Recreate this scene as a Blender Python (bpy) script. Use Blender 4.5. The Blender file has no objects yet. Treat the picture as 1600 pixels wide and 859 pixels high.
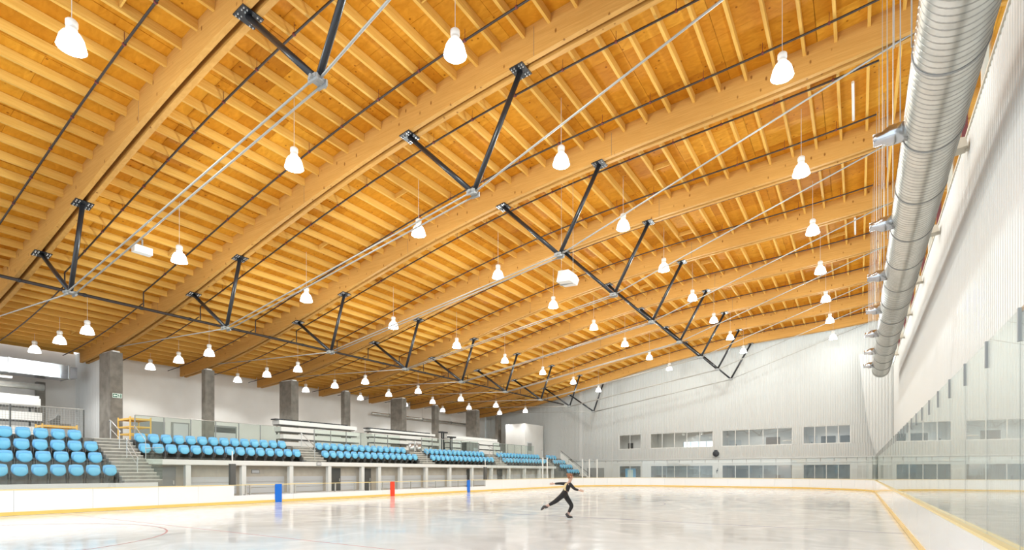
import bpy, bmesh, math, random
from mathutils import Vector, Matrix
random.seed(7)
S = bpy.context.scene
COL = S.collection
PI = math.pi

# ------------------------------------------------------------------ camera
TH = math.radians(32.8316)
cam_d = bpy.data.cameras.new('camera')
cam = bpy.data.objects.new('camera', cam_d)
COL.objects.link(cam)
cam.location = (0, 0, 1.6)
cam.rotation_euler = (PI / 2, 0, TH)
cam_d.sensor_width = 36
cam_d.lens = 840 * 36 / 1600
cam_d.shift_y = (737 - 429.5) / 1600
cam_d.clip_end = 400
cam_d.clip_start = 0.05
S.camera = cam
# ------------------------------------------------------------------ world and exposure
W = bpy.data.worlds.new('overcast_sky')
S.world = W
W.use_nodes = True
bg = W.node_tree.nodes['Background']
bg.inputs[0].default_value = (0.84, 0.93, 1.0, 1)
bg.inputs[1].default_value = 2.2
S.view_settings.view_transform = 'Standard'
S.view_settings.look = 'None'
S.view_settings.gamma = 1
S.view_settings.exposure = -0.04
S.cycles.sample_clamp_indirect = 4
S.cycles.caustics_reflective = False
S.cycles.caustics_refractive = False
S.cycles.transparent_max_bounces = 24
LAMP_W = 400.0

# ------------------------------------------------------------------ materials
def mat(name, col, rough=.6, metal=0., spec=.5, emit=None, strength=0.):
    m = bpy.data.materials.new(name)
    m.use_nodes = True
    b = m.node_tree.nodes['Principled BSDF']
    b.inputs['Base Color'].default_value = (*col, 1)
    b.inputs['Roughness'].default_value = rough
    b.inputs['Metallic'].default_value = metal
    b.inputs['Specular IOR Level'].default_value = spec
    if emit:
        b.inputs['Emission Color'].default_value = (*emit, 1)
        b.inputs['Emission Strength'].default_value = strength
    return m

def nd(m, t, **kw):
    n = m.node_tree.nodes.new(t)
    for k, v in kw.items():
        setattr(n, k, v)
    return n

def lk(m, a, b):
    m.node_tree.links.new(a, b)

def ramp(m, fac, stops):
    r = nd(m, 'ShaderNodeValToRGB')
    e = r.color_ramp.elements
    while len(e) < len(stops):
        e.new(.5)
    for i, (p, c) in enumerate(stops):
        e[i].position = p
        e[i].color = (*c, 1)
    lk(m, fac, r.inputs[0])
    return r.outputs[0]

def noisy(m, scale, c0, c1, p0=.35, p1=.65, stretch=(1, 1, 1), bump=0., detail=4.):
    """colour noise in world position"""
    g = nd(m, 'ShaderNodeNewGeometry')
    mp = nd(m, 'ShaderNodeMapping')
    mp.inputs['Scale'].default_value = stretch
    lk(m, g.outputs['Position'], mp.inputs[0])
    n = nd(m, 'ShaderNodeTexNoise')
    n.inputs['Scale'].default_value = scale
    n.inputs['Detail'].default_value = detail
    lk(m, mp.outputs[0], n.inputs['Vector'])
    b = m.node_tree.nodes['Principled BSDF']
    lk(m, ramp(m, n.outputs['Fac'], [(p0, c0), (p1, c1)]), b.inputs['Base Color'])
    if bump:
        bp = nd(m, 'ShaderNodeBump')
        bp.inputs['Strength'].default_value = bump
        lk(m, n.outputs['Fac'], bp.inputs['Height'])
        lk(m, bp.outputs[0], b.inputs['Normal'])
    return m

def wood(name, cA, cB, grain, cell=None, knots=True, rough=.55):
    m = mat(name, cA, rough, spec=.12)
    b = m.node_tree.nodes['Principled BSDF']
    g = nd(m, 'ShaderNodeNewGeometry')
    mp = nd(m, 'ShaderNodeMapping')
    mp.inputs['Scale'].default_value = grain
    lk(m, g.outputs['Position'], mp.inputs[0])
    n = nd(m, 'ShaderNodeTexNoise')
    n.inputs['Scale'].default_value = 2.2
    n.inputs['Detail'].default_value = 6
    n.inputs['Distortion'].default_value = 1.1
    lk(m, mp.outputs[0], n.inputs['Vector'])
    c = ramp(m, n.outputs['Fac'], [(.3, cA), (.7, cB)])
    if cell:
        sep = nd(m, 'ShaderNodeSeparateXYZ')
        lk(m, g.outputs['Position'], sep.inputs[0])
        def fl(sock, off, size):
            a = nd(m, 'ShaderNodeMath', operation='ADD'); a.inputs[1].default_value = off
            d = nd(m, 'ShaderNodeMath', operation='DIVIDE'); d.inputs[1].default_value = size
            f = nd(m, 'ShaderNodeMath', operation='FLOOR')
            lk(m, sock, a.inputs[0]); lk(m, a.outputs[0], d.inputs[0]); lk(m, d.outputs[0], f.inputs[0])
            return f.outputs[0]
        cmb = nd(m, 'ShaderNodeCombineXYZ')
        lk(m, fl(sep.outputs[0], cell[0], cell[1]), cmb.inputs[0])
        lk(m, fl(sep.outputs[1], cell[2], cell[3]), cmb.inputs[1])
        wn = nd(m, 'ShaderNodeTexWhiteNoise', noise_dimensions='2D')
        lk(m, cmb.outputs[0], wn.inputs['Vector'])
        tint = ramp(m, wn.outputs['Value'], [(0., (.80, .72, .60)), (.5, (.98, .96, .92)), (.82, (1.02, 1.04, 1.08)), (1., (1.12, 1.26, 1.7))])
        mx = nd(m, 'ShaderNodeMix', data_type='RGBA', blend_type='MULTIPLY')
        mx.inputs[0].default_value = 1
        lk(m, c, mx.inputs[6]); lk(m, tint, mx.inputs[7])
        c = mx.outputs[2]
    if knots:
        v = nd(m, 'ShaderNodeTexVoronoi')
        v.inputs['Scale'].default_value = 2.3
        mp2 = nd(m, 'ShaderNodeMapping')
        mp2.inputs['Scale'].default_value = (1.2, 1.2, .6)
        lk(m, g.outputs['Position'], mp2.inputs[0]); lk(m, mp2.outputs[0], v.inputs['Vector'])
        k = ramp(m, v.outputs['Distance'], [(.07, (.30, .16, .07)), (.13, (1, 1, 1))])
        mx = nd(m, 'ShaderNodeMix', data_type='RGBA', blend_type='MULTIPLY')
        mx.inputs[0].default_value = .75
        lk(m, c, mx.inputs[6]); lk(m, k, mx.inputs[7])
        c = mx.outputs[2]
    lk(m, c, b.inputs['Base Color'])
    return m

def glass(name, tint=(.93, .97, .95), f0=.04):
    m = bpy.data.materials.new(name)
    m.use_nodes = True
    nt = m.node_tree
    nt.nodes.clear()
    o = nt.nodes.new('ShaderNodeOutputMaterial')
    t = nt.nodes.new('ShaderNodeBsdfTransparent'); t.inputs[0].default_value = (*tint, 1)
    g = nt.nodes.new('ShaderNodeBsdfGlossy'); g.inputs['Roughness'].default_value = 0.01
    g.inputs[0].default_value = (.97, 1, .98, 1)
    lw = nt.nodes.new('ShaderNodeLayerWeight'); lw.inputs[0].default_value = .5
    p = nt.nodes.new('ShaderNodeMath'); p.operation = 'POWER'; p.inputs[1].default_value = 5
    a = nt.nodes.new('ShaderNodeMath'); a.operation = 'MULTIPLY_ADD'; a.inputs[1].default_value = 1 - f0; a.inputs[2].default_value = f0
    mx = nt.nodes.new('ShaderNodeMixShader')
    nt.links.new(lw.outputs['Facing'], p.inputs[0]); nt.links.new(p.outputs[0], a.inputs[0])
    nt.links.new(a.outputs[0], mx.inputs[0]); nt.links.new(t.outputs[0], mx.inputs[1]); nt.links.new(g.outputs[0], mx.inputs[2])
    nt.links.new(mx.outputs[0], o.inputs[0])
    return m

M = {}
M['glulam'] = wood('glulam_spruce', (.51, .255, .062), (.60, .32, .09), (.35, 3, 9))
M['joist'] = wood('sawn_joist', (.66, .355, .07), (.76, .45, .115), (4, .3, 6), knots=False)
M['ply'] = wood('plywood_sheet', (.55, .215, .013), (.69, .30, .026), (1.1, 2.2, 1), cell=(46., 2.8, -2.21, 1.28))
M['black'] = mat('black_steel', (.018, .019, .022), .32)
M['pipe'] = mat('sprinkler_pipe', (.035, .022, .016), .5)
M['galv'] = mat('galvanised_rod', (.47, .455, .42), .5, .45)
M['bolt'] = mat('zinc_bolt', (.8, .8, .8), .3, .8)
M['duct'] = noisy(mat('spiral_duct', (.62, .62, .58), .30, .9), 3, (.60, .60, .56), (.72, .72, .68))
M['seam'] = mat('duct_seam', (.42, .42, .40), .35, .8)
M['foil'] = noisy(mat('sheet_duct', (.6, .62, .66), .2, .95), 1.1, (.42, .44, .48), (.62, .64, .68), bump=.6)
M['white'] = mat('white_paint', (.86, .84, .80), .55)
M['wallwhite'] = noisy(mat('plaster_wall', (.84, .80, .75), .7), .5, (.80, .765, .72), (.86, .83, .79))
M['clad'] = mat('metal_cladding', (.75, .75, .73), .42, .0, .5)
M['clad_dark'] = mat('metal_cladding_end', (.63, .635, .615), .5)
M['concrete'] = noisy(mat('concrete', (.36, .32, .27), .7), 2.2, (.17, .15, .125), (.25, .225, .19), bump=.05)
M['step'] = noisy(mat('step_concrete', (.4, .38, .34), .75), 3, (.23, .22, .195), (.33, .32, .285))
M['nosing'] = mat('pale_nosing', (.80, .78, .70), .5)
M['fascia'] = mat('white_fascia', (.88, .87, .83), .4)
M['tan'] = noisy(mat('tan_block_wall', (.6, .54, .45), .7), 3, (.56, .50, .42), (.62, .56, .47))
M['lightgrey'] = mat('pale_grey_board', (.68, .68, .68), .5)
M['grey'] = mat('mid_grey', (.33, .33, .32), .5)
M['darkgrey'] = mat('dark_grey', (.10, .098, .09), .5)
M['board'] = mat('white_dasher', (.90, .90, .90), .08)
M['yellow'] = mat('yellow_kick', (.88, .60, .16), .3)
M['cap'] = mat('yellow_cap', (.88, .70, .32), .35)
M['blue'] = mat('blue_marker', (.0, .16, .72), .35)
M['red'] = mat('red_marker', (.90, .06, .02), .35)
M['seatA'] = mat('blue_seat_back', (.20, .55, .88), .28)
M['seatB'] = mat('blue_seat_pan', (.20, .61, .87), .25)
M['scaf'] = mat('yellow_scaffold', (.82, .50, .10), .45)
M['steel'] = mat('satin_steel', (.66, .66, .64), .3, .85)
M['maroon'] = mat('maroon_steel', (.16, .03, .03), .5)
M['lamp'] = mat('lit_bell', (.95, .95, .93), .3, emit=(1, .97, .92), strength=2.6)
M['lens'] = mat('lit_lens', (1, 1, 1), .3, emit=(1, .98, .94), strength=26)
M['tube'] = mat('lit_tube', (1, 1, 1), .3, emit=(1, .99, .96), strength=3)
M['cord'] = mat('pale_cord', (.7, .66, .6), .5)
M['beige'] = mat('beige_plastic', (.70, .63, .52), .5)
M['signgreen'] = mat('sign_green', (.02, .14, .08), .4)
M['signwhite'] = mat('sign_white', (.82, .93, .86), .4)
M['skin'] = mat('skin', (.62, .38, .28), .5)
M['cloth'] = mat('black_cloth', (.012, .011, .012), .7)
M['cream'] = mat('cream_cloth', (.72, .56, .30), .6)
M['hair'] = mat('auburn_hair', (.30, .12, .05), .5)
M['boot'] = mat('dark_boot', (.05, .045, .045), .4)
M['tights'] = mat('tan_tights', (.50, .33, .28), .6)
M['glass'] = glass('clear_glass', (.98, .992, .986))
M['glass_guard'] = glass('guard_glass', (.90, .945, .92))
M['wire'] = mat('mesh_wire', (.45, .45, .43), .5, .4)
M['brown'] = mat('brown_panel', (.22, .15, .10), .5)
M['redline'] = mat('faded_red', (.62, .30, .28), .25)
M['blueline'] = mat('faded_blue', (.30, .30, .38), .25)

# ice: glossy white with skate scratches
m = M['ice'] = mat('ice_sheet', (.86, .87, .87), .12, spec=.28)
b = m.node_tree.nodes['Principled BSDF']
g = nd(m, 'ShaderNodeNewGeometry')
n = nd(m, 'ShaderNodeTexNoise'); n.inputs['Scale'].default_value = .55; n.inputs['Detail'].default_value = 8; n.inputs['Distortion'].default_value = 2.2
lk(m, g.outputs['Position'], n.inputs['Vector'])
lk(m, ramp(m, n.outputs['Fac'], [(.35, (.86, .865, .86)), (.62, (.91, .915, .91))]), b.inputs['Base Color'])
mr = nd(m, 'ShaderNodeMapRange'); mr.inputs[1].default_value = .35; mr.inputs[2].default_value = .7; mr.inputs[3].default_value = .06; mr.inputs[4].default_value = .19
lk(m, n.outputs['Fac'], mr.inputs[0]); lk(m, mr.outputs[0], b.inputs['Roughness'])
n2 = nd(m, 'ShaderNodeTexNoise'); n2.inputs['Scale'].default_value = 3.; n2.inputs['Detail'].default_value = 6; n2.inputs['Distortion'].default_value = 4
lk(m, g.outputs['Position'], n2.inputs['Vector'])
bp = nd(m, 'ShaderNodeBump'); bp.inputs['Strength'].default_value = .012; bp.inputs['Distance'].default_value = .05
lk(m, n2.outputs['Fac'], bp.inputs['Height']); lk(m, bp.outputs[0], b.inputs['Normal'])

# ------------------------------------------------------------------ mesh helpers
class MB:
    def __init__(s):
        s.v = []; s.f = []
    def add(s, vs, fs):
        o = len(s.v); s.v += [tuple(p) for p in vs]; s.f += [tuple(i + o for i in q) for q in fs]; return s
    def box(s, c, d, rz=0., ry=0.):
        R = Matrix.Rotation(rz, 3, 'Z') @ Matrix.Rotation(ry, 3, 'Y')
        c = Vector(c)
        vs = [c + R @ Vector((sx * d[0] / 2, sy * d[1] / 2, sz * d[2] / 2)) for sx in (-1, 1) for sy in (-1, 1) for sz in (-1, 1)]
        return s.add(vs, [(0, 1, 3, 2), (4, 6, 7, 5), (0, 4, 5, 1), (2, 3, 7, 6), (0, 2, 6, 4), (1, 5, 7, 3)])
    def bx(s, x0, x1, y0, y1, z0, z1):
        return s.box(((x0 + x1) / 2, (y0 + y1) / 2, (z0 + z1) / 2), (abs(x1 - x0), abs(y1 - y0), abs(z1 - z0)))
    def bar(s, p, q, w, h):
        """box from p to q in plan, w wide, z0..z1 given by p.z and h"""
        p = Vector(p); q = Vector(q); d = q - p; L = d.length; n = Vector((-d.y, d.x, 0)).normalized() * (w / 2)
        vs = [p - n, p + n, q + n, q - n]
        vs = vs + [x + Vector((0, 0, h)) for x in vs]
        return s.add(vs, [(3, 2, 1, 0), (4, 5, 6, 7), (0, 1, 5, 4), (1, 2, 6, 5), (2, 3, 7, 6), (3, 0, 4, 7)])
    def tube(s, pts, r, n=10, cap=True):
        pts = [Vector(p) for p in pts]
        rings = []
        prev = None
        for i, p in enumerate(pts):
            d = (pts[min(i + 1, len(pts) - 1)] - pts[max(i - 1, 0)]).normalized()
            if prev is None:
                up = Vector((0, 0, 1)) if abs(d.z) < .9 else Vector((1, 0, 0))
                a = d.cross(up).normalized()
            else:
                a = (prev - d * prev.dot(d)).normalized()
            prev = a
            b_ = d.cross(a)
            rr = r[i] if isinstance(r, (list, tuple)) else r
            rings.append([p + a * (rr * math.cos(2 * PI * k / n)) + b_ * (rr * math.sin(2 * PI * k / n)) for k in range(n)])
        vs = [v for ring in rings for v in ring]
        fs = []
        for i in range(len(pts) - 1):
            for k in range(n):
                k2 = (k + 1) % n
                fs.append((i * n + k, i * n + k2, (i + 1) * n + k2, (i + 1) * n + k))
        if cap:
            fs.append(tuple(range(n - 1, -1, -1))); fs.append(tuple((len(pts) - 1) * n + k for k in range(n)))
        return s.add(vs, fs)
    def lathe(s, prof, n=16, c=(0, 0, 0)):
        c = Vector(c); vs = []; fs = []
        for r, z in prof:
            vs += [c + Vector((r * math.cos(2 * PI * k / n), r * math.sin(2 * PI * k / n), z)) for k in range(n)]
        for i in range(len(prof) - 1):
            for k in range(n):
                k2 = (k + 1) % n
                fs.append((i * n + k, i * n + k2, (i + 1) * n + k2, (i + 1) * n + k))
        return s.add(vs, fs)
    def prism(s, poly, d):
        """extrude a 3D polygon by vector d"""
        d = Vector(d); n = len(poly)
        vs = [Vector(p) for p in poly] + [Vector(p) + d for p in poly]
        fs = [tuple(range(n - 1, -1, -1)), tuple(range(n, 2 * n))] + [(i, (i + 1) % n, n + (i + 1) % n, n + i) for i in range(n)]
        return s.add(vs, fs)
    def mesh(s, name, m, smooth=False):
        me = bpy.data.meshes.new(name)
        me.from_pydata([tuple(v) for v in s.v], [], s.f)
        if m: me.materials.append(m)
        bm = bmesh.new(); bm.from_mesh(me)
        bmesh.ops.recalc_face_normals(bm, faces=bm.faces)
        bm.to_mesh(me); bm.free()
        if smooth:
            for p in me.polygons: p.use_smooth = True
        return me
    def build(s, name, m, parent=None, smooth=False):
        return ob(name, s.mesh(name, m, smooth), parent)

def ob(name, me, parent=None, loc=None, rot=None):
    o = bpy.data.objects.new(name, me)
    COL.objects.link(o)
    if parent: o.parent = parent
    if loc: o.location = loc
    if rot: o.rotation_euler = rot
    return o

def tag(o, label, cat=None, group=None, kind=None):
    o['label'] = label
    if cat: o['category'] = cat
    if group: o['group'] = group
    if kind: o['kind'] = kind
    return o

def thing(name, label, cat, loc=(0, 0, 0), rz=0., group=None, kind=None):
    o = ob(name, None, None, loc, (0, 0, rz))
    return tag(o, label, cat, group, kind)

def copy_tree(o, parent=None):
    c = o.copy(); COL.objects.link(c)
    if parent: c.parent = parent
    for ch in list(o.children): copy_tree(ch, c)
    return c

ORD = ['first', 'second', 'third', 'fourth', 'fifth', 'sixth', 'seventh', 'eighth', 'ninth', 'tenth', 'eleventh', 'twelfth',
       'thirteenth', 'fourteenth', 'fifteenth', 'sixteenth', 'seventeenth', 'eighteenth']

# ------------------------------------------------------------------ roof profile: underside of the curved beams
Q = [1.57135e-07, 2.15016e-05, 0.000915132, 0.011146, 0.105971, 15.3989]
def zb(x):
    r = 0.
    for q in Q: r = r * x + q
    return r
def slope(x): return (zb(x + .05) - zb(x - .05)) / .1
BAY, Y0 = 6.4, 8.61
JB, DK = .75, 1.05        # joist underside and deck underside above the beam underside
def proj(x, y, z):
    D = -math.sin(TH) * x + math.cos(TH) * y
    if D < .5: return None
    return 800 + 840 * (math.cos(TH) * x + math.sin(TH) * y) / D, 737 - 840 * (z - 1.6) / D, D
def in_view(x, y, z, mg=120):
    p = proj(x, y, z)
    return p and -mg < p[0] < 1600 + mg and -mg < p[1] < 859 + mg

# ================================================================== THE SETTING
# ground and ice
o = MB().bx(-47, 3.2, -8, 63.6, -.3, -.02).build('floor', M['step'])
tag(o, 'concrete ground slab around the rink', kind='structure')
XL, XR, YN, YF, RC = -25.8, 1.04, -3., 58.3, 8.
def path():
    """inside line of the boards, from the near left, round the far end, back along the right"""
    P = []
    y = YN
    for yy in [-3, -.6, 1.8, 4.2, 6.6, 9.0, 11.4, 13.1, 14.8, 18.1, 21.4, 24.6, 27.8, 30.9, 33.4, 36.0, 38.4, 40.8, 43.2, 45.5, 47.9]:
        P.append((XL, yy))
    for k in range(0, 9):
        a = PI - k * (PI / 2) / 8
        P.append((XL + RC + RC * math.cos(a), YF - RC + RC * math.sin(a)))
    x = XL + RC
    nx = 5
    for k in range(1, nx): P.append((XL + RC + (XR - XL - 2 * RC) * k / nx, YF))
    for k in range(0, 9):
        a = PI / 2 - k * (PI / 2) / 8
        P.append((XR - RC + RC * math.cos(a), YF - RC + RC * math.sin(a)))
    yy = YF - RC - 2.4
    while yy > 1.:
        P.append((XR, yy)); yy -= 2.4
    P.append((XR, .2))
    return [Vector((a, b_, 0)) for a, b_ in P]
PATH = path()
ip = [(p.x, p.y, 0) for p in PATH] + [(XR, YN, 0)]
o = MB().prism([(x, y, -.02) for x, y, z in ip], (0, 0, .02)).build('ice_floor', M['ice'])
tag(o, 'white polished ice sheet of the rink', kind='structure')
def iceline(name, m, x0, x1, y, w):
    MB().bx(x0, x1, y - w / 2, y + w / 2, 0, .002).build(name, m, o)
iceline('painted_line', M['blueline'], XL + .05, XR - .05, 17.25, .10)
iceline('painted_line', M['redline'], XL + .05, XR - .05, 7.95, .035)
iceline('painted_line', M['blueline'], XL + .05, XR - .05, 33.6, .06)
iceline('painted_line', M['redline'], XL + 2, XR - 2, 54.2, .05)
def ring(cx, cy, r, w, m, n=48):
    mb = MB()
    for k in range(n):
        a, b_ = 2 * PI * k / n, 2 * PI * (k + 1) / n
        mb.add([(cx + q * math.cos(t), cy + q * math.sin(t), .0022) for q, t in ((r, a), (r + w, a), (r + w, b_), (r, b_))], [(0, 1, 2, 3)])
    mb.build('painted_circle', m, o)
ring(-17.6, 3.1, 4.45, .05, M['redline'])
ring(-12.4, 25.4, 4.45, .05, M['blueline'])
for cx in (-19, -6): ring(cx, 48.5, 4.45, .05, M['redline'])

# dasher boards
BT = .96
brd = thing('dasher_board', 'white rink boards with yellow kick strip and yellow cap rail round the ice', 'rink boards', (XL, 0, 0))
def seg(p, q, off):
    d = (q - p).normalized(); n = Vector((-d.y, d.x, 0))      # left of travel = outside
    return p + n * off, q + n * off
pr_m = brd.matrix_world
def bpart(mb, name, m):
    x = mb.build(name, m, None); x.parent = brd; x.matrix_parent_inverse = Matrix.Translation((-XL, 0, 0)); return x
for i in range(len(PATH) - 1):
    p, q = PATH[i], PATH[i + 1]
    d = (q - p).normalized()
    low = abs(p.x - XL) < .01 and p.y >= 14.7 and q.y <= 36.1
    a, c = seg(p, q, .05)
    g_ = d * .004
    z1 = .43 if low else BT - .03
    mb = MB().bar(a + g_ + Vector((0, 0, .0)), c - g_, .09, z1)
    bpart(mb, 'board_panel', M['board'])
    a2, c2 = seg(p, q, 0.)
    bpart(MB().bar(a2 + Vector((0, 0, .012)), c2 + Vector((0, 0, .012)), .03, .13), 'kick_strip', M['yellow'])
    a3, c3 = seg(p, q, .055)
    bpart(MB().bar(a3 + Vector((0, 0, BT - .03)), c3 + Vector((0, 0, BT - .03)), .14, .035), 'cap_rail', M['cap'])
for y in (15.43, 15.66, 17.9, 18.23, 20.92, 22.36, 23.56, 24.66, 25.98, 27.27, 29.86, 32.46, 34.4):
    bpart(MB().bx(XL - .09, XL - .03, y - .03, y + .03, .43, BT - .03), 'rail_post', M['steel'])
for y, m_, w in ((17.19, 'blue', .38), (25.46, 'red', .36), (33.67, 'blue', .36)):
    bpart(MB().bx(XL - .02, XL + .035, y - w / 2, y + w / 2, .005, BT), 'line_marker', M[m_])
bpart(MB().bx(-.95, -.87, 56.3, 56.38, .02, BT), 'line_marker', M['red'])
bpart(MB().bx(-25.0, -24.92, 54.1, 54.18, .02, BT), 'line_marker', M['red'])

# rink glass
def screen(name, label, pts, z0, z1, clamp=True, posts=()):
    t = thing(name, label, 'glass screen', tuple(pts[0]))
    inv = Matrix.Translation(-Vector(pts[0]))
    def put(mb, nm, m_):
        x = mb.build(nm, m_); x.parent = t; x.matrix_parent_inverse = inv
    for i in range(len(pts) - 1):
        p, q = Vector(pts[i]), Vector(pts[i + 1])
        h = z1(i) if callable(z1) else z1
        d = (q - p).normalized(); n = Vector((-d.y, d.x, 0))
        a, c = p + n * .06 + d * .006, q + n * .06 - d * .006
        put(MB().bar(a + Vector((0, 0, z0)), c + Vector((0, 0, z0)), .012, h - z0), 'glass_pane', M['glass'])
        if clamp and i > 0:
            put(MB().bar(p + n * .06 - d * .02 + Vector((0, 0, h - .26)), p + n * .06 + d * .02 + Vector((0, 0, h - .26)), .035, .27), 'clamp', M['grey'])
            put(MB().bar(p + n * .06 - d * .003 + Vector((0, 0, z0)), p + n * .06 + d * .003 + Vector((0, 0, z0)), .006, h - z0 - .27), 'edge_seal', M['grey'])
        if i in posts:
            put(MB().bar(p + n * .09 - d * .035 + Vector((0, 0, 0.9)), p + n * .09 + d * .035 + Vector((0, 0, .9)), .07, h - .9 + .05), 'post', M['white'])
    return t
pts = [(XL, y, 0) for y in (-1.5, .5, 2.5, 4.5, 5.95, 7.28, 8.6, 9.91, 11.25, 12.15, 13.4, 14.62)]
screen('glass_screen', 'clear glass panes on the boards in front of the nearest blue seats', pts, BT + .007, lambda i: 2.0 if i < 7 else 2.25, clamp=False)
def resample(poly, step):
    out = [poly[0]]; acc = 0.
    for i in range(len(poly) - 1):
        p, q = Vector(poly[i]), Vector(poly[i + 1]); L = (q - p).length; pos = step - acc
        while pos < L:
            out.append(p.lerp(q, pos / L)); pos += step
        acc = L - (pos - step)
    out.append(Vector(poly[-1])); return out
far_poly = [Vector((XL, 36.28, 0))] + [p for p in PATH if p.y > 36.4]
far_poly = [p for p in far_poly if not (p.x > XR - .01 and p.y < YF - RC - .01)]
fp = resample(far_poly, 1.34)
fs_ = screen('glass_screen', 'tall clear glass panes curving round the far end of the rink', fp, BT + .007, 2.85)
for px, py in [(-25.8, 45.48), (-25.8, 46.38), (-25.24, 53.23), (-24.83, 54.12), (-24.29, 54.98)]:
    x = MB().bx(px - .05, px + .05, py - .05, py + .05, BT + .01, 3.0).build('post', M['fascia']); x.parent = fs_; x.matrix_parent_inverse = Matrix.Translation(-Vector(fp[0]))
ys = [5.9 + 1.34 * k for k in range(33)]
rp = [Vector((XR, YF - RC - .02, 0))] + [Vector((XR, y, 0)) for y in reversed(ys) if y < YF - RC - .3] + [Vector((XR, 4.56, 0)), Vector((XR, 3.22, 0)), Vector((XR, 1.88, 0))]
screen('glass_screen', 'tall clear glass panes with dark clamps along the right-hand boards', rp, BT + .007, 2.92)

# padded end posts of the glass
for y, w in ((14.74, 'nearest'), (36.0, 'far')):
    t = thing('padded_post', f'black padded post on the boards at the {w} end of the players bench', 'post', (XL - .06, y, BT + .005))
    MB().bx(-.09, .09, -.13, .13, 0, 1.03).build('pad', M['darkgrey'], t)
    MB().tube([(0, 0, 1.03), (0, 0, 1.65)], .03).build('pole', M['white'], t)

# far wall -------------------------------------------------------------------
W0 = Vector((2.65, 60.35, 0)); WD = Vector((-.9955, .0946, 0)); WN = Vector((-.0946, -.9955, 0))   # WN points to the rink
def wp(s, z, out=0.): return W0 + WD * s + WN * out + Vector((0, 0, z))
def sheet(mb, fn, s0, s1, zlo, zhi, per=.2, dep=.03):
    """trapezoid-ribbed sheet; fn(s, z, out) -> point; zlo, zhi numbers or functions of the point's s"""
    n = max(1, round((s1 - s0) / per)); pr = (s1 - s0) / n
    ss = []
    for k in range(n):
        a = s0 + k * pr
        ss += [(a, 0), (a + pr * .45, 0), (a + pr * .55, dep), (a + pr * .9, dep)]
    ss.append((s1, 0))
    vs = []
    for s_, d_ in ss:
        vs.append(fn(s_, zlo(s_) if callable(zlo) else zlo, d_)); vs.append(fn(s_, zhi(s_) if callable(zhi) else zhi, d_))
    mb.add(vs, [(2 * i, 2 * i + 2, 2 * i + 3, 2 * i + 1) for i in range(len(ss) - 1)])
wins = [(3.33, 7.39, 4), (8.35, 15.30, 5), (16.27, 23.6, 5), (24.79, 27.68, 2)]
SE = 28.5
wf = MB()
# solid backing with openings (upper z 4.36-6.12, lower z .9-2.34)
UZ0, UZ1, LZ0, LZ1 = 4.38, 6.12, .9, 2.34
def wall_block(mb, s0, s1, z0, z1, t=.2):
    mb.bar(wp(s0, z0, -t / 2 - .005), wp(s1, z0, -t / 2 - .005), t, z1 - z0)
def roofz(s): return zb(wp(s, 0).x) + DK + .1
edges = [0] + [v for a, b_, n_ in wins for v in (a, b_)] + [SE]
for i in range(0, len(edges), 2):
    wall_block(wf, edges[i], edges[i + 1], 0, 6.12)
for a, b_, n_ in wins:
    wall_block(wf, a, b_, 0, LZ0); wall_block(wf, a, b_, LZ1, UZ0)
for k in range(19):
    s0, s1 = SE * k / 19, SE * (k + 1) / 19
    wall_block(wf, s0, s1, 6.12, max(roofz(s0), roofz(s1)))
wall_far = wf.build('wall_far', M['clad'])
tag(wall_far, 'ribbed off-white metal end wall of the rink with two rows of windows', kind='structure')
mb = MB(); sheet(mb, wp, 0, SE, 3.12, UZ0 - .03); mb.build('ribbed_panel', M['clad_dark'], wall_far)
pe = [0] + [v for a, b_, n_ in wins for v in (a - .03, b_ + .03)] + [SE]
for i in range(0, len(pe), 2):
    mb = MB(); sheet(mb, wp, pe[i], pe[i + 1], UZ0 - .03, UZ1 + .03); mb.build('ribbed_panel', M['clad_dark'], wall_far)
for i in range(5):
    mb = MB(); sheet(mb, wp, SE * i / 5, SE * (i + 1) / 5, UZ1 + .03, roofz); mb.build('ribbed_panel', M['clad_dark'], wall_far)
mb = MB(); mb.bar(wp(0, 3.0, .05), wp(SE, 3.0, .05), .12, .1); mb.build('ledge', M['clad'], wall_far)
mb = MB(); mb.bar(wp(0, 2.55, .02), wp(SE, 2.55, .02), .05, .06); mb.build('ledge', M['clad'], wall_far)
mb = MB(); mb.bar(wp(SE, 0, -.05), wp(SE + .12, 0, -.05), .2, 13.3); mb.build('corner_trim', M['clad'], wall_far)
# left end wall
lw0 = wp(SE, 0)
LY = lw0.y
def lp(s, z, out=0.): return Vector((lw0.x - s, LY + .0 - out, z))
LL = 47 + lw0.x
wl = MB()
for k in range(14):
    s0, s1 = LL * k / 14, LL * (k + 1) / 14
    wl.bx(lw0.x - s1, lw0.x - s0, LY + .03, LY + .23, 0, max(zb(lw0.x - s0), zb(lw0.x - s1)) + DK + .1)
wb = wl.build('wall_back', M['clad'])
tag(wb, 'ribbed metal end wall behind the far seats and white booth', kind='structure')
for i in range(4):
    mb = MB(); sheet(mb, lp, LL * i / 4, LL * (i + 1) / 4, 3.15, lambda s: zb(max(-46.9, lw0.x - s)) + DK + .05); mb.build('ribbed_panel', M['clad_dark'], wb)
MB().bx(lw0.x - LL + 14, lw0.x, LY - .1, LY + .02, 3.0, 3.12).build('ledge', M['clad'], wb)
MB().bx(-30.3, -29.9, LY - .06, LY, 3.1, 12.).build('flue_strip', M['clad'], wb)
MB().bx(-29.2, -26.9, LY - .05, LY + .02, 0., 2.1).build('door_leaf', M['grey'], wb)

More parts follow.
